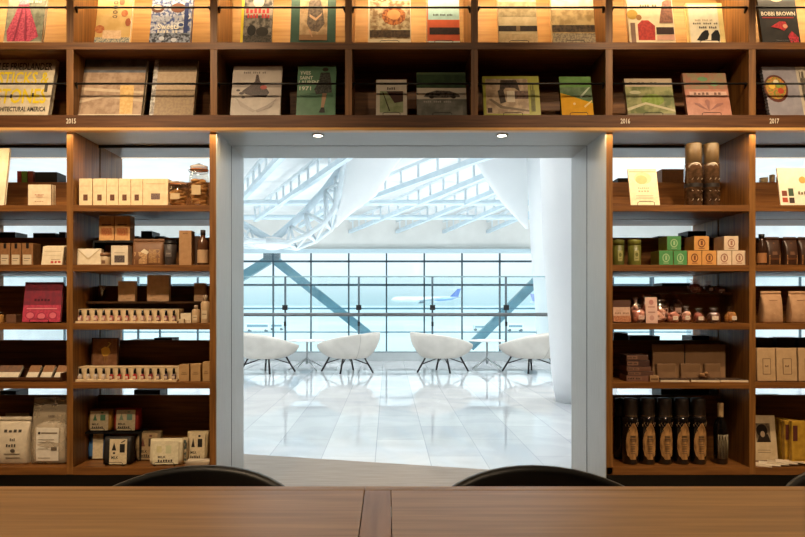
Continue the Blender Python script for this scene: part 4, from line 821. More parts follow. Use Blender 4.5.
# dark bottles behind
for i, px in enumerate((621, 638.5, 655.5, 672.5, 689.5)):
    Y = YF + .19; r = .032; h = PZ(397.5, Y) - ZC[5]
    t = thing('liquor_bottle', 'plain black bottle in the rear row, %s of five behind leaf labels' % ordl(i, 5), 'bottle', (PX(px, Y), Y, ZC[5]), (0, 0, 0), 'rear row of black bottles')
    G().lathe([(r * .9, 0), (r, .006), (r, h * .66), (r * .8, h * .71)], n=20).build('glass_body', mat('#120e0c', .1, '#0c0908', 20), t)
    G().lathe([(r * .88, h * .705), (r * .88, h * .98), (r * .1, h)], n=20).build('cap', mat('#1c1410', .35), t)

# ---- far right bay
pack('menu_card', 'large white card with tiny photographs leaning at right edge', 'card', 781, 818, 166, 1, d=.045, dep=.008, lean=.18, rz=0, col=mat('#eee6d2', .5), items=[('r', 0, 0, 1, 1, '#efe7d3'), ('e', .66, .68, .1, .09, '#e0a050'), ('r', .06, .26, .2, .4, '#7c3c28'), ('r', .24, .26, .38, .46, '#3c5440'), ('r', .06, .1, .2, .22, '#a8442c'), ('r', .24, .08, .38, .22, '#3c2c24'), ('t', 'LUNCH', .5, .3, .9, .38, '#6a5c48')], part='card')
for i, (a, b, c, tp, nm) in enumerate(((759, 768, '#c88850', 178, 'orange'), (769, 775, '#a82c20', 175, 'red'), (776, 781, '#c8a060', 177, 'yellow'))):
    Y = YF + .36; r = (b - a) / 2 / (F / Y); h = PZ(tp, Y) - ZC[1]
    t = thing('jam_jar', '%s jam jar on the far shelf behind the white card' % nm, 'jar', (PX((a + b) / 2, Y), Y, ZC[1]), group='jam jars on the far shelving')
    G().lathe([(r * .9, 0), (r, .006), (r, h * .75), (r * .8, h * .82)]).build('glass_body', mat(c, .2), t); G().lathe([(r * .88, h * .82), (r * .88, h), (r * .1, h)]).build('lid', mat('#d8c8a8', .4), t)
DK = mat('#38241a', .35, '#4a2f20', 30)
for i, (a, b) in enumerate(((768, 782), (786, 799), (801, 815))):
    pouch('granola_pouch', 'dark brown pouch with tan round label, %s of three on right shelf' % ordl(i, 3), 'pouch', a, b, 236.5, 2, d=.04, dep=.05, matter=DK, items=[('r', .12, .04, .88, .36, ('#d09858', '#b88048', 60)), ('p', [(.3, .36), (.7, .36), (.56, .8), (.44, .8)], '#6a4428'), ln(.2, .2, .8, .24, '#6a3c1c')], group='dark granola pouches')
tb = thing('sauce_bottle', 'dark sauce bottle with black cap left of the granola pouches', 'bottle', (PX(761.5, YF + .06), YF + .06, ZC[2]))
G().lathe([(.02, 0), (.022, .003), (.022, .1), (.01, .125), (.01, .135)]).build('glass_body', mat('#3a2418', .15), tb); G().lathe([(.013, .133), (.013, .152), (.002, .153)]).build('cap', BLACK, tb)
G().lathe([(.0226, .012), (.0226, .06)], caps=False).build('printed_label', mat('#a87040', .6), tb)
for i, (a, b) in enumerate(((764, 784.5), (792, 813))):
    pouch('kraft_bag', 'tall plain kraft paper bag on third right shelf, %s of two' % ('left', 'right')[i], 'bag', a, b, 291, 3, d=.04, dep=.06, col=mat('#c49a74', .75, '#b48a64', 30, bump=.4), items=[('e', .5, .3, .05, .025, '#c8a078'), ln(.3, .7, .7, .715, '#8a6040')], group='tall kraft bags')
for i, (a, b) in enumerate(((757.5, 776), (777, 797.5), (799, 820))):
    pack('kraft_box', 'kraft packet with thin outlined rectangle, %s of three on fourth shelf' % ordl(i, 3), 'packet', a, b, 348.5, 4, d=.03, dep=.05, col=mat('#c6a47a', .75, '#ba986e', 40), lean=.05, items=[('r', .3, .2, .74, .68, '#6a4c30'), ('r', .33, .215, .71, .665, '#c8a67c'), ('t', 'TEA', .42, .42, .62, .48, '#6a4c30')], group='kraft packets with outlined rectangles', bev=.003)
    pack('gift_box', 'black box standing behind the kraft packets, %s of three' % ordl(i, 3), 'box', a, b - 3, 338, 4, d=.14, dep=.07, col='#120e0c', group='black boxes behind kraft packets')
sbook('p', 'pale brochure with a black and white portrait above the chair', 750, 778, 415, 5, [('r', 0, 0, 1, 1, ('#cdb894', '#c2ac88', 10)), ('r', .28, .4, .8, .82, ('#8a7a62', '#5c4c3c', 9)), ('e', .5, .66, .2, .14, '#1c1612'), ('p', [(.3, .4), (.8, .4), (.7, .58), (.4, .56)], '#241c16'), ('e', .52, .58, .08, .07, '#a89074'), ln(.3, .22, .76, .23, '#8a7858'), ln(.3, .17, .76, .18, '#8a7858')], cover='#cdb894', th=.008, d=.12, lean=.14, group='brochures on the bottom right shelf')
YEL = mat('#c49a34', .45, '#a87e24', 30)
for i, (a, b) in enumerate(((774, 786), (777.5, 790), (781, 795), (785, 800), (792, 818))):
    def topr(t, w, h, dep, i=i):
        G().box(-w * .46, -w * .46 + .02, -.003, dep, h * .55, h * .9).build('maroon_tab', mat('#5c2a24', .5), t)
    pack('cookie_bag', 'yellow cookie bag with maroon corner tab, %s of the row of five' % ('rearmost', 'second from rear', 'middle', 'second from front', 'frontmost')[i], 'bag', a, b, 418 + i * .8, 5, d=.19 - i * .036, dep=.028, col=YEL, bev=.006,
         items=[('r', .5, .3, .85, .6, '#dcc070'), ln(.1, .1, .9, .14, '#a07820')], extra=topr, group='yellow cookie bags')
for i in range(5):
    o = G().box(-.045, .045, 0, .075, 0, .003, 0, .0005).build('leaflet', mat(('#dccab0', '#e4d6c0', '#d2c0a4', '#e0d0b8', '#dac8ac')[i], .7), None, (PX(757 + i * 9, YF + .05), YF + .015 + .004 * i, ZC[5] + .0035 * i)); o.rotation_euler = (0, 0, -.5)
    tag(o, 'small cream leaflet lying fanned out before the portrait brochure, %s' % ordl(i, 5), 'leaflet', 'fanned leaflets')

# ---- goods on the far side, backlit shade put into their dark colours
far = [  # x0, x1, top, cell
    (0, 15, 232, 2, 0), (33, 55, 233, 2, 0), (59, 65, 232, 2, 0), (-20, -2, 234, 2, 0), (16, 31, 238, 2, 0), (132, 138, 236, 2, 0), (141, 152, 231, 2, 0), (155, 164, 236, 2, 0), (166, 190, 239, 2, 0),
    (0, 18, 287, 3, 1), (20, 40, 289, 3, 1), (42, 64, 291, 3, 1), (108, 119, 290, 3, 1), (122, 146, 288, 3, 1), (150, 178, 290, 3, 1), (182, 204, 291, 3, 1),
    (-8, 10, 341, 4, 2), (12, 40, 343, 4, 2), (44, 64, 344, 4, 2), (109, 124, 343, 4, 2), (128, 150, 340, 4, 2), (154, 172, 338, 4, 2), (176, 206, 343, 4, 2),
    (618, 632, 238, 2, 3), (636, 655, 243, 2, 3), (658, 684, 236, 2, 3), (688, 706, 231, 2, 3), (721.5, 729, 228, 2, 3), (732, 744, 240, 2, 3),
    (614, 637, 286, 3, 4), (638, 661, 289, 3, 4), (662, 690, 283, 3, 4), (758, 775, 290, 3, 4), (778, 800, 290, 3, 4),
    (614, 628, 333, 4, 5), (630, 660, 336, 4, 5), (692, 709, 336, 4, 5), (757, 772, 338, 4, 5), (786, 806, 338, 4, 5),
    (661, 684, 389, 5, 6), (684.5, 709, 388, 5, 6), (722, 744, 388, 5, 6), (134, 160, 390, 5, 6), (0, 16, 391, 5, 6), (758, 790, 397, 5, 6)]
nmz = {2: 'second', 3: 'third', 4: 'fourth', 5: 'bottom'}
cnt = {}
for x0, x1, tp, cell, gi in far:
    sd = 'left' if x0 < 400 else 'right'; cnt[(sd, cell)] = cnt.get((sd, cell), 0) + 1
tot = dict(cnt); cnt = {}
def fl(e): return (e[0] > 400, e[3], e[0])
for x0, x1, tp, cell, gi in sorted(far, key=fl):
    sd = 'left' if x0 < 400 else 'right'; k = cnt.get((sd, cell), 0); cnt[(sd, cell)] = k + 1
    pack('stock_box', 'silhouette-coloured box on the far %s shelf, %s, %s of the passage' % (nmz[cell], ordl(k, tot[(sd, cell)]), sd), 'box', x0, x1, tp, cell, d=.345 + .02 * (k % 3), dep=.12, col=mat(('#1c1614', '#241c18', '#16120f')[k % 3], .5), group='silhouette-coloured boxes on the far shelving')

# ================================================================== TABLE
YT = 1.357; ZT = .72
t = thing('long_table', 'long brown oak table with a narrow middle board across the foreground', 'table', (0, .9, 0))
TW = wood('#b98a50', '#9a703c', 'x', .42, .9); TWY = wood('#a67648', '#8a5e38', 'y', .42)
y0, y1 = -.55, YT - .9
xa, xb = PX(365.5, YT), PX(390.5, YT)
G().box(XL + .15, xa - .0015, y0, y1 - .03, ZT - .035, ZT, 0, .0012).build('tabletop', TW, t)
G().box(xb + .0015, XR - .15, y0, y1 - .03, ZT - .035, ZT, 0, .0012).build('tabletop', TW, t)
G().box(xa, xb, y0, y1 - .0295, ZT - .035, ZT - .0002, 0, .0012).build('middle_board', TWY, t)
G().box(XL + .15, xa - .0005, y1 - .0265, y1, ZT - .035, ZT - .0004, 0, .0012).box(xa + .0005, XR - .15, y1 - .0265, y1, ZT - .035, ZT - .0004, 0, .0012).build('edge_board', TW, t)
for sx in (XL + .25, 0, XR - .25):
    for sy in (y0 + .1, y1 - .12): G().box(sx - .035, sx + .035, sy - .035, sy + .035, 0, ZT - .036, 0, .003).build('leg', WZ, t)

# black tub chairs
LEA = mat('#0f0c0b', .42, '#0a0807', 30, bump=.1)
def tubchair():
    t = thing('tub_chair', '', 'chair', (0, 0, 0))
    g = G(); n = 36; R = .30; rows = []
    for j in range(9):
        v = j / 8; row = []
        for k in range(n + 1):
            ph = math.radians(-112 + 224 * k / n); zt = 0.722 - .034 * (abs(ph) / .75) ** 2.1
            zt = max(zt, .56); r = R * (.86 + .14 * v); z = .42 + (zt - .42) * v
            row.append((r * math.sin(ph), r * math.cos(ph), z))
        rows.append(row)
    inner = []
    for row in rows:
        inner.append([(x * .93, y * .93, z - (.004 if row is rows[-1] else 0)) for x, y, z in row])
    ring = []
    for j in range(9): ring.append(rows[j])
    ring.append([(x * .985, y * .985, z + .008) for x, y, z in rows[-1]]); ring.append([(x * .95, y * .95, z + .008) for x, y, z in rows[-1]])
    for j in range(8, -1, -1): ring.append(inner[j])
    R_ = [[g.bm.verts.new(p) for p in row] for row in ring]
    for a, b in zip(R_, R_[1:]):
        for k in range(n): g._mi([g.bm.faces.new((a[k], a[k + 1], b[k + 1], b[k]))], 0, True)
    for k in (0, n): g.bm.faces.new([row[k] for row in R_])
    for k in range(n): g.bm.faces.new((R_[0][k], R_[0][k + 1], R_[-1][k + 1], R_[-1][k]))
    g.build('back_shell', LEA, t)
    G().loft([sup(.44 * q, .46 * q, z, n=28, e=.7, cy=-.02) for q, z in ((.9, .40), (1, .41), (1, .45), (.94, .47))]).build('seat', LEA, t)
    for sx in (-1, 1):
        for sy in (-1, 1): G().tube([(sx * .15, sy * .15 - .02, .405), (sx * .21, sy * .21 - .02, 0)], [.014, .010], n=10).build('leg', BLKM, t)
    return t
proto = tubchair()
for i, (px, lab) in enumerate(((208, 'black leather tub chair behind the table, left of the passage'), (531, 'black leather tub chair behind the table, in front of the passage'), (848, 'black leather tub chair at right edge behind the table'))):
    c = proto if i == 0 else copy_tree(proto)
    c.location = (PX(px, 1.5), 1.20, 0); tag(c, lab, 'chair', 'black tub chairs at the table')

# ================================================================== LOUNGE
SHELL = mat('#d8d2c8', .5, '#cec8be', 6, bump=.05)
def lounge():
    t = thing('lounge_chair', '', 'armchair', (0, 0, 0)); n = 40
    def pt(u, v, ins=0):
        c = math.cos(u); s_ = math.sin(u)
        a = .53 - ins; b = (.43 - ins) * (1 - .22 * max(0, c) ** 1.5 )
        rx, ry = a * c, b * s_; bxx, byy = .29 * c - .02, .25 * s_
        q = math.sin(v * PI / 2) ** .9
        z0 = .235; zr = .555 - .105 * c - .02 * math.cos(2 * u)
        z = z0 + (zr - z0) * (v ** 1.2)
        return (bxx + (rx - bxx) * q - .02, byy + (ry - byy) * q, z)
    U = [2 * PI * k / n for k in range(n)]
    rings = [[(x * .5, y * .5, .235) for x, y, z in [pt(u, 0) for u in U]]]
    for j in range(0, 11): rings.append([pt(u, j / 10) for u in U])
    rings.append([(lambda p: (p[0] * .975, p[1] * .975, p[2] + .008))(pt(u, 1)) for u in U])
    rings.append([(lambda p: (p[0] * .94, p[1] * .94, p[2] + .002))(pt(u, 1)) for u in U])
    for v in (.85, .65, .45): rings.append([(lambda p: (p[0] * .9, p[1] * .9, p[2] + .012))(pt(u, v)) for u in U])
    rings.append([(.2 * math.cos(u), .18 * math.sin(u), .335) for u in U])
    G().loft(rings).build('shell', SHELL, t)
    G().loft([[(.31 * q * math.cos(u) + .0, .27 * q * math.sin(u), z) for u in U] for q, z in ((.9, .345), (1, .36), (1, .39), (.9, .405), (.4, .41))]).build('seat_cushion', SHELL, t)
    G().tube([(lambda p: (p[0] * 1.004 , p[1] * 1.004, p[2]))(pt(2.25, v / 10)) for v in range(0, 11)], .004, n=5).build('seam', mat('#b8b2a8', .6), t)
    for dx, dy in ((1, 0), (-1, 0), (0, 1), (0, -1)):
        lg = G().tube([(dx * .29, dy * .16, .262), (dx * .445, dy * .30, 0)], .015, n=10).build('leg', BLKM, t)
        G().tube([(dx * .04, dy * .03, .243), (dx * .36, dy * .225, .135)], .009, n=8).build('brace', BLKM, lg)
    return t
proto = lounge()
for i, (px, Y, rz, lab) in enumerate(((267.5, 10.45, -.3, 'leftmost white tub armchair, partly cut off by the left jamb'), (347, 10.5, PI + .3, 'second white tub armchair from left, its back to its neighbour'), (443, 10.55, -.3, 'third white tub armchair from left, high back at its left'), (530, 10.5, PI + .3, 'rightmost white tub armchair, partly behind the white column'))):
    # back side towards the neighbour pair, seats face each other
    c = proto if i == 0 else copy_tree(proto)
    c.location = (PX(px, Y), Y, 0); c.rotation_euler = (0, 0, rz * 1 if i % 2 == 0 else PI - .3)
    if i % 2 == 0: c.rotation_euler = (0, 0, .3)
    tag(c, lab, 'armchair', 'white tub armchairs in the lounge')
MET = mat('#c9ced0', .3, '#b8bec0', 10, metal=.5)
def sidetable():
    t = thing('side_table', '', 'table', (0, 0, 0))
    G().lathe([(.28, .475), (.3, .48), (.3, .492), (.28, .497), (.01, .497)], n=32).build('table_top', WHITE, t)
    G().tube([(0, 0, .1), (0, 0, .474)], .018, n=12).build('stem', MET, t)
    for k in range(4):
        a = k * PI / 2 + .6
        G().tube([(0, 0, .19), (.12 * math.cos(a), .12 * math.sin(a), .13), (.34 * math.cos(a), .34 * math.sin(a), .012)], [.016, .013, .01], n=8).build('leg', MET, t)
    return t
proto = sidetable()
for i, (px, lab) in enumerate(((307, 'round white side table between the two left armchairs'), (487, 'round white side table between the two right armchairs'))):
    c = proto if i == 0 else copy_tree(proto); c.location = (PX(px, 10.9), 10.9, 0); tag(c, lab, 'table', 'white side tables in the lounge')

# glass balustrade with handrail
YG = 12.55
t = thing('glass_balustrade', 'tall glass balustrade with dark posts and handrail behind the armchairs', 'balustrade', (0, YG, 0))
G().box(-12.9, 12.9, -.05, .3, 0, .16, 0, .004).build('kerb', mat('#b4bcbe', .4, '#a8b0b2', 3), t)
G().box(-12.9, 12.9, 0, .015, .16, 1.62).build('glass_panel', thin_glass((.93, .975, .985), .04), t)
G().box(-12.9, 12.9, -.005, .02, 1.615, 1.64).build('top_edge', mat('#8fb0b8', .3), t)
G().box(-12.9, 12.9, -.02, .03, .155, .185).build('bottom_rail', mat('#98a6aa', .3, metal=.4), t)
G().tube([(-12.9, -.07, PZ(314.5, YG)), (12.9, -.07, PZ(314.5, YG))], .036, n=10).build('handrail', mat('#6c6e6e', .3, metal=.7), t)
pxs = [285.5 - 73.4 * k for k in range(1, 8)] + [285.5 + 73.4 * k for k in range(0, 8)]
for px in pxs:
    x = PX(px, YG)
    po = G().box(x - .018, x + .018, -.04, -.004, .16, PZ(277, YG), 0, .002).build('post', mat('#5c6e78', .35, metal=.3), t)
    G().box(x - .05, x + .05, -.085, -.04, PZ(310, YG), PZ(305, YG) + .0, 0, .004).build('black_clamp', BLACK, po)
    G().box(x - .022, x + .022, -.07, -.04, PZ(326, YG), PZ(321.5, YG), 0, .004).build('black_clamp', BLACK, po)

# window wall
YW = 28.0
WM = mat('#34505e', .4, '#2c4652', 5)
W = bpy.data.objects.new('window_1', None); COL.objects.link(W); W['kind'] = 'structure'; W.location = (0, YW, 0)
G().box(-13, 13, 0, .02, -5, PZ(253, YW)).build('pane', thin_glass((.92, .975, .99), .03), W)
for k in range(-8, 9):
    x = PX(386.5 + 37.65 * k, YW)
    if abs(x) < 12.9: G().box(x - .032, x + .032, -.12, -.005, -5, PZ(253, YW)).build('mullion', WM, W)
for py, hh in ((261.5, .08), (285, .09), (308.5, .07), (332, .05), (355, .05), (380, .05)):
    z = PZ(py, YW); G().box(-13, 13, -.12, -.004, z - hh / 2, z + hh / 2).build('transom', mat('#5c8ca0', .4) if py > 300 else WM, W)
# steel braces outside the window
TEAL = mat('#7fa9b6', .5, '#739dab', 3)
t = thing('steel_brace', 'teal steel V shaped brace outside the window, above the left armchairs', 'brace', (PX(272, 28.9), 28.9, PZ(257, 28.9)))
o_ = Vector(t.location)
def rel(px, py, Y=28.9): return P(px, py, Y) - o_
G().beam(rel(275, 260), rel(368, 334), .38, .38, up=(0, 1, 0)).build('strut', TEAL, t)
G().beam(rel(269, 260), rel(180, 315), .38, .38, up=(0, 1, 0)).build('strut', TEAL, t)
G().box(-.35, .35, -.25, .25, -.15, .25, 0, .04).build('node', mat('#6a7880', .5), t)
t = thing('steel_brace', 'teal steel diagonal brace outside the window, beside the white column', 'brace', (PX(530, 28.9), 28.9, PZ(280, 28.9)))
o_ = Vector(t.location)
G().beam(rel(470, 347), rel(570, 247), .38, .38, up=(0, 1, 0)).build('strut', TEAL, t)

# hall envelope
ZR = 4.2
CW = mat('#f0f1f0', .6, '#e6e8e8', 1.5)
struct('ceiling', G().box(-13, 13, YB, 28.3, 4.85, 5.0), CW)
struct('wall_window', G().box(-13, 13, YW - .1, YW + .1, PZ(252.5, YW), 4.85), mat('#e2e2de', .7, '#d8d8d4', 1))
struct('trim_5', G().box(-13, 13, YW - .3, YW - .1, PZ(253.5, YW), PZ(249.5, YW)), mat('#c4dbe4', .5))
struct('wall_lounge_left', G().box(-13.2, -13, YB, 28.3, -5, 4.85), CW)
struct('wall_lounge_right', G().box(13, 13.2, YB, 28.3, -5, 4.85), CW)
struct('wall_lounge', G().box(-13, 13, YB, YB + .08, ZL + .02 + .02, 4.85), WHITE)
# roof ribs
RB = mat('#d3e2ea', .5, '#c8dae4', 3); RW_ = mat('#e0eaee', .5, '#d6e0e6', 3)
def roofpt(px, py): 
    Y = F * (ZR - EYE) / (VY - py); return Vector((PX(px, Y), Y, ZR))
ribs = [((243, 198), (279, 159)), ((255, 220), (337, 164)), ((300, 226), (371, 180)), ((347, 233), (480, 178)), ((371, 198), (474, 161)), ((394, 233), (493, 192)), ((441, 233), (506, 205)), ((486, 232.5), (540, 209))]
for i, (a, b) in enumerate(ribs):
    A = roofpt(*a); B = roofpt(*b); d = (B - A); B = A + d * 1.6 if i in (0, 1, 2, 3, 4, 5, 6) else B
    t = thing('roof_rib', 'pale blue latticed roof rib under the white ceiling, %s of eight' % ordl(i, 8), 'rib', A, (0, 0, 0), 'latticed roof ribs')
    
    if B.y < 15.4 and b[0] > 340 and i != 4: B = A + (B - A) * ((A.y - 15.4) / (A.y - B.y))
    D = B - A; Lg = D.length; u = D.normalized()
    G().beam((0, 0, 0), D, .13, .13).build('bottom_chord', RB, t)
    G().beam((0, 0, .45), D + Vector((0, 0, .45)), .1, .08).build('top_chord', RW_, t)
    n = int(Lg / .95)
    for k in range(n + 1):
        p = u * (Lg * k / n); G().beam(p + Vector((0, 0, .1)), p + Vector((0, 0, .42)), .06, .06).build('upright', RW_, t)
for Yc, zz, lab in ((20.0, ZR + .02, 'nearer'), (23.6, ZR + .05, 'farther')):
    o = G().tube([(-12.9, Yc, zz), (12.9, Yc, zz)], .09, n=10).build('cross_beam', RB); tag(o, 'long pale blue tube crossing the roof ribs, %s of two' % lab, 'beam', 'roof cross beams')
# main lattice truss
def truss(label, chordA, chordB, webs, Y=17.0, dY=1.6):
    o0 = P(*chordA[-1], Y); t = thing('lattice_truss', label, 'truss', o0)
    q = lambda p, YY: P(p[0], p[1], Y) + Vector((0, YY, 0)) - o0
    G().tube([q(p, 0) for p in chordA], .1, n=10).build('upper_chord', RB, t)
    for dy in (-dY / 2, dY / 2): G().tube([q(p, dy) for p in chordB], .065, n=10).build('lower_chord', RW_, t)
    g = G()
    for a, b in webs:
        for dy in (-dY / 2, dY / 2): g.tube([q(a, 0), q(b, dy)], .038, n=6)
    for (a, b) in zip(chordB, chordB[1:]):
        g.tube([q(a, -dY / 2), q(a, dY / 2)], .045, n=6); g.tube([q(a, -dY / 2), q(b, dY / 2)], .035, n=6)
    g.build('web_members', RW_, t)
truss('curved white lattice roof truss left of the big white fin', [(356, 150), (345, 163), (325, 190), (305, 212), (285, 230), (270, 242)], [(350, 150), (346, 168), (343, 188), (338, 210), (328, 226), (312, 238), (292, 246), (272, 243)],
      [((345, 163), (343, 188)), ((325, 190), (343, 188)), ((325, 190), (338, 210)), ((325, 190), (328, 226)), ((305, 212), (328, 226)), ((305, 212), (312, 238)), ((345, 163), (346, 168)), ((290, 226), (312, 238)), ((290, 226), (292, 246)), ((335, 176), (338, 210))])
truss('small white lattice roof truss at the left edge of the opening', [(200, 205), (230, 218), (250, 228), (272, 241)], [(200, 238), (230, 243), (250, 244), (272, 243)],
      [((200, 205), (230, 243)), ((230, 218), (230, 243)), ((230, 218), (250, 244)), ((250, 228), (250, 244))])
o = G().loft([[(PX(272, 17) + w * math.cos(a), 17 + w * .8 * math.sin(a), z) for a in [k * PI / 8 for k in range(16)]] for w, z in ((.1, PZ(250, 17)), (.45, PZ(246.5, 17)), (.6, PZ(243, 17)), (.45, PZ(240, 17)), (.15, PZ(237, 17)))]).build('truss_joint', WHITE)
tag(o, 'pale rounded joint where the two lattice trusses meet', 'joint')
# white fins
def fin(label, lv, Y, kd=.4):
    g = G(); R = []
    for py, a, b in lv:
        xa_, xb_ = PX(a, Y), PX(b, Y); c = (xa_ + xb_) / 2; w = (xb_ - xa_) / 2; z = PZ(py, Y)
        R.append([(c + w * math.cos(k * PI / 12), Y + w * kd * math.sin(k * PI / 12) , z) for k in range(24)])
    o = g.loft(R[::-1]).build('roof_fin', mat('#f2f5f6', .5, '#eceff1', 1)); return tag(o, label, 'fin', 'white roof fins')
fin('big white tapering fin hanging down beside the lattice truss', [(147, 350, 412), (159, 348, 401), (172, 344.8, 391.5), (186, 343, 382), (196, 342, 376), (211, 338, 355), (220, 336, 344), (227, 334, 337)], 14.8)
fin('big white tapering fin against the white columns on the right', [(147, 468, 530), (160, 474, 529), (179, 485, 528.5), (202, 501, 528), (220, 517.5, 528), (229, 525.7, 528.5)], 14.8, .3)
# columns
o = G().tube([(PX(527, 13.6) + .5 + .22, 13.6, -5), (PX(538, 13.6) + .5, 13.6, .3), (PX(531, 13.6) + .5, 13.6, 2.4), (PX(526, 13.6) + .5, 13.6, 4.85)], .5, n=32).build('round_column', mat('#eef1f3', .35, '#e8ebed', 1)); tag(o, 'white round column behind the glass balustrade, partly hidden', 'column', 'white leaning columns')
Yc = 7.37; r = .34
def cx(px, z): return px
pts = [(PX(556, Yc) + r, Yc, 0), (PX(556, Yc) + r, Yc, .04), (PX(552, Yc) + r, Yc, .35), (PX(543.6, Yc) + r, Yc, 1.82), (PX(540.5, Yc) + r, Yc, 2.76), (PX(534, Yc) + r, Yc, 4.85)]
o = G().tube(pts, [r * .9, r, r, r, r, r], n=40).build('round_column', mat('#eff1f2', .3, '#eaecee', 1)); tag(o, 'nearer white round column beside the right jamb', 'column', 'white leaning columns')

# outside
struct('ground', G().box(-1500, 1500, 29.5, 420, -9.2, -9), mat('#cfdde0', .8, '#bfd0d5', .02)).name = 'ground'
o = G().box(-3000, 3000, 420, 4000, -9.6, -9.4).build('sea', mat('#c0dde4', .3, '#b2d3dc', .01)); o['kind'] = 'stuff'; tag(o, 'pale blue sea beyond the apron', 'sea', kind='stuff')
def airliner(label, noseX, dirn, Y, z, Lg, fin='#5c7cc0'):
    t = thing('airliner', label, 'airplane', (noseX, Y, z), (0, 0, 0 if dirn > 0 else PI))
    W_ = mat('#eef4f8', .3, '#e2eaf0', .2); r = Lg * .042
    G().tube([(0, 0, -.2 * r), (Lg * .02, 0, -.1 * r), (Lg * .06, 0, 0), (Lg * .12, 0, 0), (Lg * .68, 0, 0), (Lg * .85, 0, r * .3), (Lg, 0, r * .7)], [.08 * r, .5 * r, .86 * r, r, r, .66 * r, .12 * r], n=20).build('fuselage', W_, t)
    G().tube([(Lg * .3, -r * .3, -.0), (Lg * .68, -r * .3, 0), (Lg * .85, -r * .2, r * .3), (Lg * .97, 0, r * .66)], [.4 * r, .80 * r, .55 * r, .2 * r], n=12).build('blue_stripe', mat('#8cb0dc', .3), t)
    G().prism([(Lg * .84, r * .9), (Lg * .95, r * 3.6), (Lg * 1.0, r * 3.7), (Lg * .96, r * .9)], -.25, .25).build('tail_fin', mat(fin, .3), t)
    for sy in (-1, 1):
        g = G(); pts = [(Lg * .38, sy * r * .6, -r * .4), (Lg * .56, sy * r * .6, -r * .4), (Lg * .68, sy * Lg * .46, r * .4), (Lg * .64, sy * Lg * .46, r * .4)]
        A = [g.bm.verts.new(p) for p in pts]; B = [g.bm.verts.new((p[0], p[1], p[2] - .35)) for p in pts]
        g.bm.faces.new(A); g.bm.faces.new(B[::-1])
        for k in range(4): g.bm.faces.new((A[k], B[k], B[(k + 1) % 4], A[(k + 1) % 4]))
        wg = g.build('wing', mat('#b8c8d4', .4), t)
        G().tube([(Lg * .40, sy * Lg * .16, -r * .95), (Lg * .47, sy * Lg * .16, -r * .9)], [r * .42, r * .32], n=14).build('engine', mat('#6f8090', .4), wg)
        g = G(); pts = [(Lg * .88, sy * r * .2, r * .6), (Lg * .96, sy * r * .2, r * .6), (Lg * 1.0, sy * Lg * .15, r * .8), (Lg * .97, sy * Lg * .15, r * .8)]
        A = [g.bm.verts.new(p) for p in pts]; B = [g.bm.verts.new((p[0], p[1], p[2] - .2)) for p in pts]
        g.bm.faces.new(A); g.bm.faces.new(B[::-1])
        for k in range(4): g.bm.faces.new((A[k], B[k], B[(k + 1) % 4], A[(k + 1) % 4]))
        g.build('tailplane', mat('#b8c8d4', .4), t)
    return t
Yp = 410.0
airliner('white airliner with a blue tail seen through the window', PX(391, Yp), 1, Yp, PZ(299.5, Yp), 70 / F * Yp)
airliner('airliner with lavender blue tail, mostly hidden behind the white column', PX(598, Yp), -1, Yp, PZ(304, Yp), 68 / F * Yp, '#8c98cc')
def vehicle(label, px, Y, w, h, c):
    t = thing('ground_vehicle', label, 'vehicle', (PX(px, Y), Y, -9), (0, 0, 0), 'vehicles on the apron')
    G().box(-w / 2, w / 2, -1.2, 1.2, .6, h, 0, .2).build('body', mat(c, .4), t)
    G().box(-w / 2 + .5, w / 2 - .5, -1.22, -1.19, h * .55, h * .85).build('side_window', mat('#7a98a8', .2), t)
    for sx in (-.35, .35): G().tube([(sx * w, -1.25, .5), (sx * w, 1.25, .5)], .5, n=14).build('wheel', mat('#5c6468', .6), t)
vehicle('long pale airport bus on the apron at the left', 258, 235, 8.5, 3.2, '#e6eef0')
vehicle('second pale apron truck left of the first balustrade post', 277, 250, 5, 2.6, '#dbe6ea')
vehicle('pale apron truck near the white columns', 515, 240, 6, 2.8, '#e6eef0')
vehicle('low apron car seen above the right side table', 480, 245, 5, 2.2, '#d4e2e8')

# ================================================================== LIGHT
def area(name, loc, sx, sy, e, col, rot=(0, 0, 0)):
    l = bpy.data.lights.new(name, 'AREA'); l.shape = 'RECTANGLE'; l.size = sx; l.size_y = sy; l.energy = e; l.color = col
    o = bpy.data.objects.new(name, l); COL.objects.link(o); o.location = loc; o.rotation_euler = rot; return o
def spot(name, loc, tgt, e, col, ang, blend=.6, size=.04):
    l = bpy.data.lights.new(name, 'SPOT'); l.energy = e; l.color = col; l.spot_size = ang; l.spot_blend = blend; l.shadow_soft_size = size
    o = bpy.data.objects.new(name, l); COL.objects.link(o); o.location = loc
    o.rotation_euler = (Vector(tgt) - Vector(loc)).to_track_quat('-Z', 'Y').to_euler(); return o
WARM = (1, .70, .36); WARM2 = (1, .74, .47)
area('shelf_light', (.13, YU + .05, zT - .004), 4.6, .03, 27, (1, .76, .46), (math.radians(14), 0, 0))
area('shelf_light', (.13, YU + .20, zT - .004), 4.6, .03, 15, (1, .74, .42), (math.radians(18), 0, 0))
area('shelf_light', (.13, YU + .018, ZUB - .018), 4.6, .02, 12, WARM, (math.radians(-4), 0, 0))
for x in (-1.7, -1.0, 1.25, 2.0): spot('ceiling_spot', (x, 1.75, 2.98), (x, 3.15, 1.0), 85, WARM2, math.radians(75))
for x in (-1.7, -.6, .5, 1.7): spot('ceiling_spot', (x, 1.1, 2.98), (x, 3.1, 2.1), 24, WARM2, math.radians(50))
for x in (-1.7, 1.9): spot('ceiling_spot', (x, .6, 2.98), (x * .9, 1.0, .7), 110, WARM2, math.radians(80))
for x in (-1.75, -1.1, 1.3, 2.0): spot('ceiling_spot', (x, .9, 2.98), (x, 3.1, .75), 70, WARM2, math.radians(44), .8)
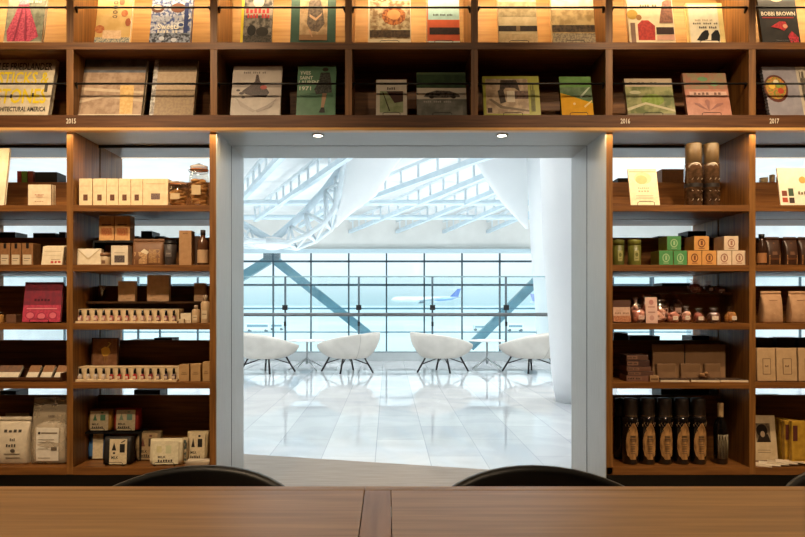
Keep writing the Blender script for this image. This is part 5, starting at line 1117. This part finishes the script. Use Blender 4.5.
# added lounge fill lamps, then sun and sky
COOL = (.97, .985, 1)
for x in (-9, -3, 3, 9):
    area('added_ceiling_fill', (x, 9.5, 3.4), 3, 2, 235, COOL, (PI + .35, 0, 0))  # unseen lamp added above the shop to brighten the lounge ceiling
    area('added_floor_fill', (x, 8.0, 4.8), 4, 3, 28, COOL, (0, 0, 0))  # area lamp added to lighten the floor; the ceiling has no opening
    area('added_void_fill', (x, 21, -4.8), 4, 3, 300, COOL, (PI, 0, 0))  # unseen lamp added below floor level to lift the hall's brightness
area('added_void_fill', (1, 14.4, -4.7), 8, 1.5, 380, COOL, (PI, 0, 0))  # another unseen lamp, added to whiten the roof fins
s = bpy.data.lights.new('sun', 'SUN'); s.energy = 3.6; s.angle = .02; s.color = (1, .98, .95)
o = bpy.data.objects.new('sun', s); COL.objects.link(o); o.rotation_euler = (math.radians(35), math.radians(18), 0)
w = bpy.data.worlds.new('sky'); scn.world = w; w.use_nodes = True; nt = w.node_tree; bg = nt.nodes['Background']
tc = nt.nodes.new('ShaderNodeTexCoord'); sp = nt.nodes.new('ShaderNodeSeparateXYZ'); rp = nt.nodes.new('ShaderNodeValToRGB')
nt.links.new(tc.outputs['Generated'], sp.inputs[0]); nt.links.new(sp.outputs['Z'], rp.inputs[0]); nt.links.new(rp.outputs[0], bg.inputs[0])
e = rp.color_ramp.elements
e[0].position = 0; e[0].color = (.62, .80, .85, 1); e[1].position = .09; e[1].color = (.97, 1, 1, 1)
a = e.new(.035); a.color = (.82, .93, .96, 1)
bg.inputs[1].default_value = 1.25

# ================================================================== CAMERA
cam = bpy.data.cameras.new('camera'); co = bpy.data.objects.new('camera', cam); COL.objects.link(co)
co.location = (0, 0, EYE); co.rotation_euler = (PI / 2, 0, 0)
cam.sensor_width = 36; cam.lens = F / 805 * 36; cam.shift_x = (402.5 - VX) / 805; cam.shift_y = (VY - 268.5) / 805
cam.clip_start = .05; cam.clip_end = 6000
scn.camera = co
vs = scn.view_settings; scn.display_settings.display_device = 'sRGB'
vs.view_transform = 'Standard'; vs.look = 'None'; vs.gamma = 1; vs.use_curve_mapping = False; vs.exposure = 0
